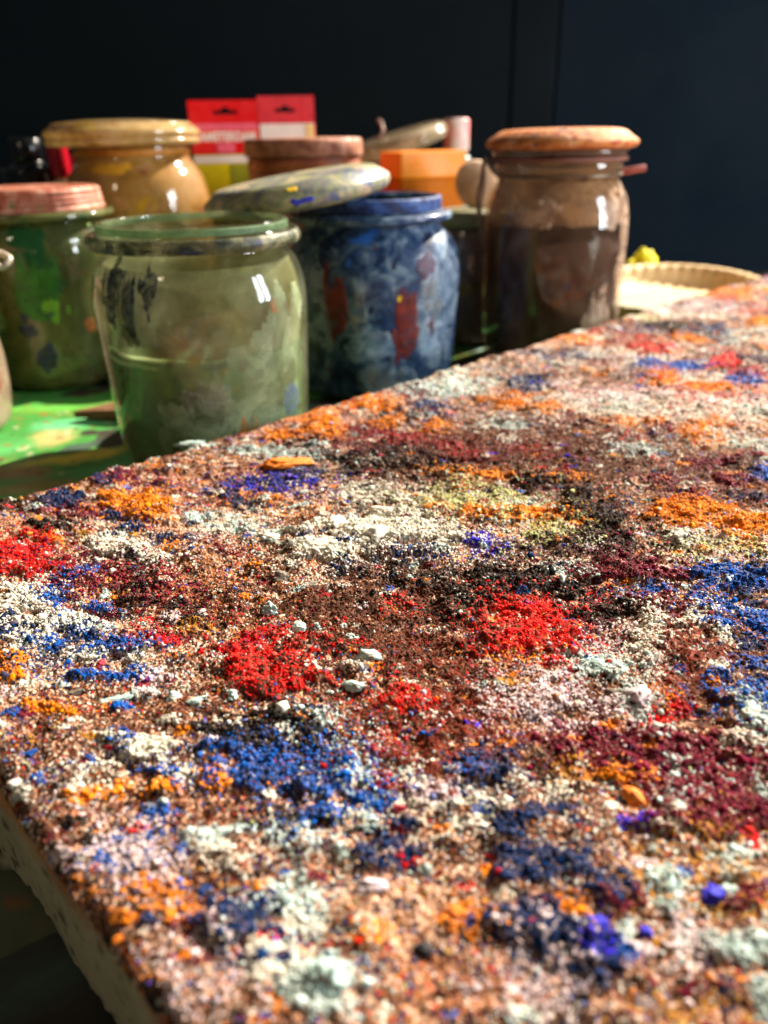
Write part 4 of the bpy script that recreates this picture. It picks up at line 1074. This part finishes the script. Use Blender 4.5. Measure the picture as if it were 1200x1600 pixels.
beige_film = smear_mat('beige_dust_and_side_light', [(.35, lin(176, 140, 108)), (.65, lin(222, 192, 164))], .05, .75, 60)
smear(bw, BW, 58, .075, 17, .045, beige_film, 33); smear(bw, BW, 40, .110, 14, .012, beige_film, 35); smear(bw, BW, -30, .112, 16, .008, beige_film, 36)  # the tall smear paints in the sunlit right edge; the rest is dust
smear(bw, BW, 30, .030, 14, .022, beige_film, 6); smear(bw, BW, 20, .085, 5, .01, pale_paint, 11)
wl = mottled('orange_dusted_lid', [(.3, lin(96, 46, 26)), (.43, lin(186, 104, 46)), (.56, lin(216, 140, 76)), (.7, lin(222, 180, 146))], 110, 7, 1.2, .7, .3, .6, [(lin(160, 36, 16), 70, .61, 3.), (lin(52, 42, 56), 80, .60, 8.)])
lathe('domed_lid', [(0, .1500), (.040, .1500), (.0480, .1502), (.0515, .1512), (.0538, .1532), (.0545, .1550), (.0536, .1570), (.0450, .1642), (.0415, .1656), (.035, .1664), (.02, .1669), (0, .1671)], wl, bw, wob=.0008, loc=(.0005, 0, .0265), curve=False).scale = (1, 1, .825)
lathe('lid_rim_glass', [(.0455, .1453), (.0475, .1462), (.0482, .1480), (.0490, .1498), (.0455, .1499)], bwm, bw, curve=False)
lathe('rubber_seal', [(.0440, .1426), (.0485, .1428), (.0485, .1450), (.0440, .1452)], plain('dusty_rubber', lin(128, 84, 70), .7), bw, curve=False)
def ring(R, z, n=72): return [(R*math.cos(2*PI*i/n), R*math.sin(2*PI*i/n), z) for i in range(n)]
tube('neck_wire', ring(.0445, .1335), .0012, steel, bw, closed=True)
tube('wire_bail', [(-.046, -.012, .134), (-.052, -.014, .140), (-.0555, -.012, .146), (-.057, -.008, .132), (-.059, -.006, .118), (-.0575, -.008, .104), (-.0555, -.01, .092), (-.0545, -.012, .084)], .0014, steel, bw)
tube('wire_bail', [(-.045, .004, .134), (-.0535, .0, .143), (-.0545, -.004, .128), (-.0565, -.004, .112), (-.0575, -.008, .100)], .0013, pale_wire, bw)
tube('clasp_knob', [(.044, -.006, .1345), (.050, -.008, .1355), (.056, -.009, .1365), (.0605, -.009, .137)], .0022, mottled('pinkish_wire', [(.3, lin(150, 70, 60)), (.7, lin(206, 120, 104))], 90), bw)

# jar at the left border with a pale wire handle
fj = thing('glass_jar', (-.284, .456, 0), 'dusty pinkish jar cut off by the left edge, with a pale wire handle', 'jar', 'glass jars on the table')
FJ = [(.040, 0), (.050, .003), (.0545, .012), (.0565, .035), (.0555, .055), (.051, .075), (.0465, .090), (.0455, .100)]
jar_glass(fj, FJ, dirty_glass('pinkish_dusty_glass', [(.3, lin(150, 130, 104)), (.7, lin(206, 184, 160))], .8, .97, 26, (.9, .86, .8), .3, 52., [(lin(176, 76, 54), 40, .62, 3.)]))
lathe('lid', [(0, .116), (.03, .115), (.046, .112), (.0505, .107), (.048, .1025), (.0445, .1008), (0, .1005)], pk, fj)
tube('wire_handle', [(.036, -.030, .128), (.046, -.024, .123), (.062, -.018, .1135), (.0755, -.016, .1035), (.0795, -.016, .1005), (.0825, -.014, .1025), (.0815, -.010, .1055), (.062, .002, .110)], .0016, pale_wire, fj)

# wood chip on the sheet
def chip():
    pts = [(-.026, -.008), (.012, -.012), (.020, .004), (.004, .016), (-.006, .010)]
    bm = bmesh.new(); vs = [bm.verts.new((x, y, .0005)) for x, y in pts]; f = bm.faces.new(vs)
    e = bmesh.ops.extrude_face_region(bm, geom=[f]); up = [v for v in e['geom'] if isinstance(v, bmesh.types.BMVert)]
    for v in up: v.co.z += .0045+.0015*(v.co.x > 0)
    bmesh.ops.recalc_face_normals(bm, faces=bm.faces[:]); bmesh.ops.bevel(bm, geom=bm.edges[:], offset=.0008, segments=2, affect='EDGES')
    me = bpy.data.meshes.new('wood_chip'); bm.to_mesh(me); bm.free()
    o = link('wood_chip', me, mottled('brown_wood', [(.3, lin(84, 54, 30)), (.7, lin(136, 96, 58))], 90, 5, 1.4, .7), None, False)
    o.location = (-.172, .487, .001); tag(o, 'small brown wood chip lying on the green sheet by the murky jar', 'wood chip')
chip()

# ------------------------------------------------------------------ things at the back
# two hanging cartons
def hole_card(name, x0, x1, z0, z1, hx, hz, hw, mat, parent, y=0, th=.001):
    bm = bmesh.new()
    outer = [(x0, z0), (x1, z0), (x1, z1), (x0, z1)]
    hole = [(-hw, -.0016), (hw, -.0016), (hw*1.06, 0), (hw, .0016), (hw*.42, .0018), (hw*.22, .0040), (-hw*.22, .0040), (-hw*.42, .0018), (-hw, .0016), (-hw*1.06, 0)]
    ed = []
    for loop in (outer, [(hx+a, hz+b) for a, b in hole]):
        vs = [bm.verts.new((a, y, b)) for a, b in loop]
        ed += [bm.edges.new((vs[i], vs[(i+1) % len(vs)])) for i in range(len(vs))]
    bmesh.ops.triangle_fill(bm, edges=ed, use_beauty=True, use_dissolve=False)
    bmesh.ops.solidify(bm, geom=bm.faces[:], thickness=th)
    bmesh.ops.recalc_face_normals(bm, faces=bm.faces[:])
    me = bpy.data.meshes.new(name); bm.to_mesh(me); bm.free()
    return link(name, me, mat, parent, False)
def quadstrip(name, x0, x1, z0, z1, y, mat, parent):
    return box(name, (x0, x1), (y-.0006, y), (z0, z1), mat, parent, 0)
def text(name, s, size, loc, mat, parent, sx=1.):
    cu = bpy.data.curves.new(name, 'FONT'); cu.body = s; cu.size = size; cu.extrude = .0002; cu.align_x = 'CENTER'; cu.offset = .0004
    to = bpy.data.objects.new(name, cu); C.objects.link(to)
    dg = bpy.context.evaluated_depsgraph_get(); me = bpy.data.meshes.new_from_object(to.evaluated_get(dg))
    bpy.data.objects.remove(to); bpy.data.curves.remove(cu)
    me.materials.clear()
    o = link(name, me, mat, parent, False); o.location = loc; o.rotation_euler = (PI/2, 0, 0); o.scale = (sx, 1, 1)
    return o
vred = plain('carton_red', lin(222, 12, 18), .35, .5, coat=.2, var=.05); pinkc = plain('carton_pink', lin(238, 96, 116), .35, .5, var=.06)
ored = plain('carton_orange_red', lin(236, 74, 34), .35, .5, var=.05); whitec = plain('carton_white', lin(240, 226, 214), .4, .4, var=.04)
yelc = plain('carton_yellow', lin(224, 206, 10), .35, .5, var=.08); olivec = plain('carton_olive', lin(150, 150, 30), .4, .4)
cx = thing('paint_carton', (-.1395, .80, 0), 'red and yellow hanging carton reading AMSTERDAM in white letters', 'carton', 'hanging paint cartons', rad(12))
hw = .031
box('carton_body', (-hw, hw), (.0, .026), (0, .1485), yelc, cx, .0008)
box('carton_top', (-hw, hw), (.0, .026), (.149, .1725), vred, cx, .0008)
hole_card('hang_tab', -hw, hw, .1726, .1935, .002, .1835, .0105, vred, cx, .0011)
quadstrip('pink_band', -hw, hw, .1732, .1805, -.0002, pinkc, cx) if False else None
quadstrip('pink_stripe', -hw+.001, hw-.001, .1690, .1745, -.0002, pinkc, cx)
quadstrip('name_band', -hw+.0005, hw-.0005, .1590, .1688, -.0002, ored, cx)
text('lettering', 'AMSTERDAM', .0102, (.0025, -.0010, .1602), whitec, cx, .86)
tube('emblem', [(-.0265+.002*math.cos(a*PI/8), -.0010, .1672+.002*math.sin(a*PI/8)) for a in range(16)], .0006, yellow_paint, cx, closed=True)
quadstrip('small_print', -.008, .008, .1500, .1585, -.0002, pinkc, cx)
quadstrip('cream_stripe', -hw+.0005, hw-.0005, .1415, .1478, -.0002, whitec, cx)
quadstrip('olive_panel', .002, hw-.001, .10, .1405, -.0002, olivec, cx)
c2 = thing('paint_carton', (-.0832, .812, 0), 'pinkish red hanging carton with a white tapering label, behind the tin', 'carton', 'hanging paint cartons', rad(8))
hv = .026
sred = plain('carton_rose', lin(214, 52, 60), .35, .5, var=.12)
box('carton_body', (-hv, hv), (.0, .024), (0, .1735), sred, c2, .0008)
hole_card('hang_tab', -hv, hv, .1736, .1965, -.001, .1845, .0088, sred, c2, .0011)
quadstrip('label', -hv+.001, hv-.001, .150, .1735, -.0002, whitec, c2)
for dx in (-.010, .0115):
    lathe('red_arch', [(0, -.0003), (.0048, -.0003), (.0048, .0003), (0, .0003)], sred, c2, 32, curve=False, loc=(dx, -.0012, .157), rot=(PI/2, 0, 0))
quadstrip('gold_strip', hv-.0085, hv-.001, .150, .1725, -.0009, plain('carton_cream', lin(236, 206, 130)), c2)
quadstrip('grey_patch', .002, .012, .186, .1955, -.0003, plain('carton_grey_green', lin(140, 150, 120)), c2) if False else None

# rust brown tin in front of the cartons
tn = thing('paint_tin', (-.060, .705, 0), 'low round rust-brown tin with orange stripes behind the loose lid', 'tin')
rb = mottled('rust_brown_tin', [(.3, lin(84, 36, 20)), (.5, lin(126, 60, 34)), (.7, lin(160, 78, 40))], 40, 5, .6, .5, .4, .3, [(lin(206, 110, 34), 40, .66, 3.), (lin(150, 44, 30), 36, .64, 9.)])
lathe('tin_body', [(0, .001), (.045, .001), (.046, .003), (.046, .146), (.0445, .1475)], rb, tn, curve=False)
lathe('tin_lid', [(.0478, .1478), (.0484, .1490), (.0484, .1575), (.0470, .1605), (.040, .1612), (.02, .1615), (0, .1616)], mottled('dusty_tin_lid', [(.3, lin(110, 58, 40)), (.5, lin(160, 98, 70)), (.7, lin(206, 150, 124))], 70, 6, .8, .6, .3, .4, [(lin(60, 36, 28), 60, .62, 3.)]), tn, curve=False)
lathe('orange_stripe', [(.0463, .1385), (.0466, .139), (.0466, .1425), (.0463, .143)], orange_paint, tn, curve=False)
lathe('red_stripe', [(.0463, .122), (.0466, .1225), (.0466, .130), (.0463, .1305)], red_paint, tn, curve=False)

# clip-top jar with its lid thrown open
oj = thing('glass_jar', (.018, .850, 0), 'dusty jar with a ribbed glass lid tipped open on top, behind the orange box', 'jar', 'glass jars on the table')
OJ = [(.036, 0), (.044, .003), (.046, .02), (.0475, .08), (.047, .110), (.044, .122), (.0415, .128), (.0425, .131), (.0455, .1325), (.0455, .138), (.0425, .141)]
jar_glass(oj, OJ, dirty_glass('grey_dusty_glass', [(.3, lin(104, 84, 62)), (.5, lin(140, 120, 96)), (.7, lin(186, 172, 150))], .5, .85, 30, (.9, .88, .82), .35, 63.))
ogl = dirty_glass('ribbed_lid_glass', [(.3, lin(120, 100, 74)), (.5, lin(164, 146, 116)), (.7, lin(206, 190, 160))], .5, .85, 34, (.9, .88, .82), .3, 71.)
ol = lathe('glass_lid', [(0, -.006), (.040, -.006), (.047, -.005), (.049, -.0035), (.047, -.002), (.0505, -.001), (.0515, .0015), (.0495, .003), (.0505, .0045), (.048, .0075), (.042, .0095), (.02, .0105), (0, .011)], ogl, oj, loc=(.002, -.004, .154), rot=(rad(4), rad(-15), 0))
tube('lid_wire', [(-.024, -.014, .152), (-.016, -.02, .160), (-.012, -.016, .167), (-.0135, -.010, .1735), (-.016, -.006, .1755), (-.014, -.002, .1725), (-.010, .004, .166)], .0014, mottled('rusty_wire', [(.3, lin(110, 70, 60)), (.7, lin(176, 130, 110))], 90), oj)
tube('neck_wire', ring(.0462, .1335), .0012, steel, oj, closed=True)

# pale bottle with pink cap behind it
pb = thing('small_bottle', (.083, .90, 0), 'small pale bottle with a pink-smeared white cap behind the tipped lid', 'bottle')
lathe('bottle_body', [(0, .001), (.014, .001), (.0155, .004), (.0155, .128), (.013, .140), (.0115, .146)], plain('grey_bottle', lin(110, 116, 124), .3), pb)
lathe('cap', [(.0128, .1465), (.0132, .148), (.0132, .174), (.012, .1765), (0, .177)], mottled('pink_white_cap', [(.38, lin(222, 206, 196)), (.6, lin(226, 120, 120))], 50, 4, .5, .4, .4, .1), pb, curve=False)

# orange box
ob = thing('plastic_box', (.0435, .745, 0), 'bright orange plastic box standing behind the blue jar', 'box', rz=rad(26))
box('box_body', (-.0315, .0315), (-.012, .026), (.0005, .1275), mottled('orange_plastic_body', [(.3, lin(176, 88, 2)), (.7, lin(206, 112, 6))], 20, 4, .5, .6, .12, .08), ob, .0015)
box('box_lid', (-.0325, .0325), (-.013, .027), (.1278, .1492), mottled('orange_plastic_lid', [(.3, lin(250, 134, 2)), (.7, lin(255, 156, 12))], 20, 4, .5, .35, .4, .08), ob, .0018)

# small jar between the blue and brown jars, pale lid leaning over it
sj = thing('glass_jar', (.0755, .683, 0), 'small grey-brown jar with an olive lid, half hidden between the blue and brown jars', 'jar', 'glass jars on the table')
SJ = [(.022, 0), (.027, .003), (.029, .012), (.0295, .05), (.029, .078), (.027, .088), (.025, .093)]
jar_glass(sj, SJ, dirty_glass('grey_brown_glass', [(.3, lin(84, 66, 56)), (.7, lin(150, 122, 106))], .75, .95, 30, (.8, .75, .7), .25, 80., [(lin(140, 110, 20), 26, .6, 4.)]))
lathe('lid', [(0, .1065), (.024, .1065), (.028, .1055), (.029, .103), (.029, .0945), (.026, .0935)], mottled('olive_lid', [(.3, lin(96, 96, 64)), (.7, lin(130, 128, 92))], 40), sj, curve=False)
pl = lathe('pale_lid', [(0, -.003), (.016, -.003), (.019, -.0015), (.019, .0015), (.016, .003), (0, .004)], mottled('beige_lid', [(.3, lin(176, 132, 92)), (.7, lin(232, 190, 148))], 40, 4, .5, .6), None, 64, loc=(.0815, .694, .1240), rot=(rad(72), rad(8), rad(20)))
tag(pl, 'pale beige round lid standing on edge beside the clip-top jar', 'lid')

# fluted dish and yellow scrap at the right
def dish():
    n = 220; th = np.arange(n)*2*PI/n
    prof = [(0, .004), (.05, .004), (.068, .006), (.078, .016), (.086, .032), (.0905, .0435), (.0925, .0440), (.0915, .0425), (.087, .030), (.079, .014), (.069, .003), (.05, .0008), (0, .0008)]
    fl = [0, 0, 0, .15, .5, 1, 1, 1, .5, .15, 0, 0, 0]
    w = np.cos(th*44)
    R = np.stack([p[0]+f*.0011*w for p, f in zip(prof, fl)]); Z = np.stack([p[1]+f*.0011*np.abs(w) for p, f in zip(prof, fl)])
    V = np.stack([R*np.cos(th), R*np.sin(th), Z], -1).reshape(-1, 3)
    o = link('fluted_dish', mesh_np('fluted_dish', V, grid_faces(len(prof), n, True)), mottled('straw_dish', [(.3, lin(214, 176, 120)), (.7, lin(236, 204, 152))], 26, 5, .6, .55, .3, .2, [(lin(150, 160, 140), 30, .64, 4.)]))
    fl_ = lathe('dish_floor', [(.0675, .0062), (.066, .0050), (.03, .0048), (0, .0047)], mottled('grey_green_floor_shade', [(.3, lin(120, 124, 104)), (.7, lin(160, 160, 134))], 40, 5), o)  # extra disc, its grey-green paints in the shade on the dish bottom
    o.location = (.287, .79, .002); o.rotation_euler = (rad(4.0), rad(-2), 0); o.scale = (1, 1, .5)
    tag(o, 'straw-coloured shallow dish with a fluted rim at the far right', 'dish')
dish()
def scrap():
    v, f = ico(4); v = v.astype(float)
    n = fbm(v[:, 0]*2+9, v[:, 1]*2+v[:, 2]*2, 3, 3)-.5; m = np.abs(fbm(v[:, 0]*4+3+v[:, 2]*3, v[:, 1]*4, 9, 3)-.5)
    v *= (1+.9*n+1.2*m)[:, None]; v[:, 2] = np.maximum(v[:, 2], -.6)
    v *= np.array([.017, .014, .024]); v[:, 2] -= v[:, 2].min()
    o = link('crumpled_cloth', mesh_np('crumpled_cloth', v, f), mottled('yellow_cloth', [(.3, lin(196, 180, 6)), (.7, lin(236, 222, 20))], 60, 4, .5, .7))
    o.location = (.292, .90, 0); tag(o, 'crumpled bright yellow cloth scrap behind the fluted dish', 'cloth')
scrap()

# black bottle and red-capped bottles at the back left
bb = thing('small_bottle', (-.325, .80, 0), 'glossy black bottle in the dark back left corner', 'bottle')
blk = plain('glossy_black', lin(14, 14, 16), .18, .5, bump=0)
lathe('bottle_body', [(0, .001), (.026, .001), (.028, .004), (.028, .128), (.025, .138), (.016, .144), (.0135, .147)], blk, bb)
lathe('cap', [(.0145, .1472), (.015, .149), (.015, .164), (.013, .166), (0, .1662)], blk, bb, curve=False)
redcap = plain('red_cap', lin(176, 10, 34), .3, .5)
for x, y, h, lab in ((-.2945, .795, .158, 'cream bottle with a tall red cap beside the black bottle'), (-.272, .79, .150, 'little bottle with a round red cap just behind the mustard jar')):
    rbt = thing('small_bottle', (x, y, 0), lab, 'bottle', 'red-capped bottles')
    lathe('bottle_body', [(0, .001), (.009, .001), (.0105, .004), (.0105, .118), (.008, .126), (.0065, .131)], plain('cream_bottle', lin(214, 196, 160), .4), rbt)
    lathe('cap', [(.0072, .1312), (.0088, .133), (.0092, .140), (.009, h-.002), (.0075, h), (0, h+.0005)], redcap, rbt)

# ------------------------------------------------------------------ render settings
sc = bpy.context.scene
sc.render.engine = 'CYCLES'
cy = sc.cycles
cy.use_denoising = True; cy.denoiser = 'OPENIMAGEDENOISE'
cy.max_bounces = 8; cy.transparent_max_bounces = 24; cy.diffuse_bounces = 3; cy.glossy_bounces = 3; cy.transmission_bounces = 6
cy.caustics_reflective = False; cy.caustics_refractive = False
cy.sample_clamp_indirect = 4
sc.view_settings.view_transform = 'Standard'; sc.view_settings.look = 'None'; sc.view_settings.gamma = 1; sc.view_settings.exposure = 0
sc.view_settings.use_curve_mapping = False
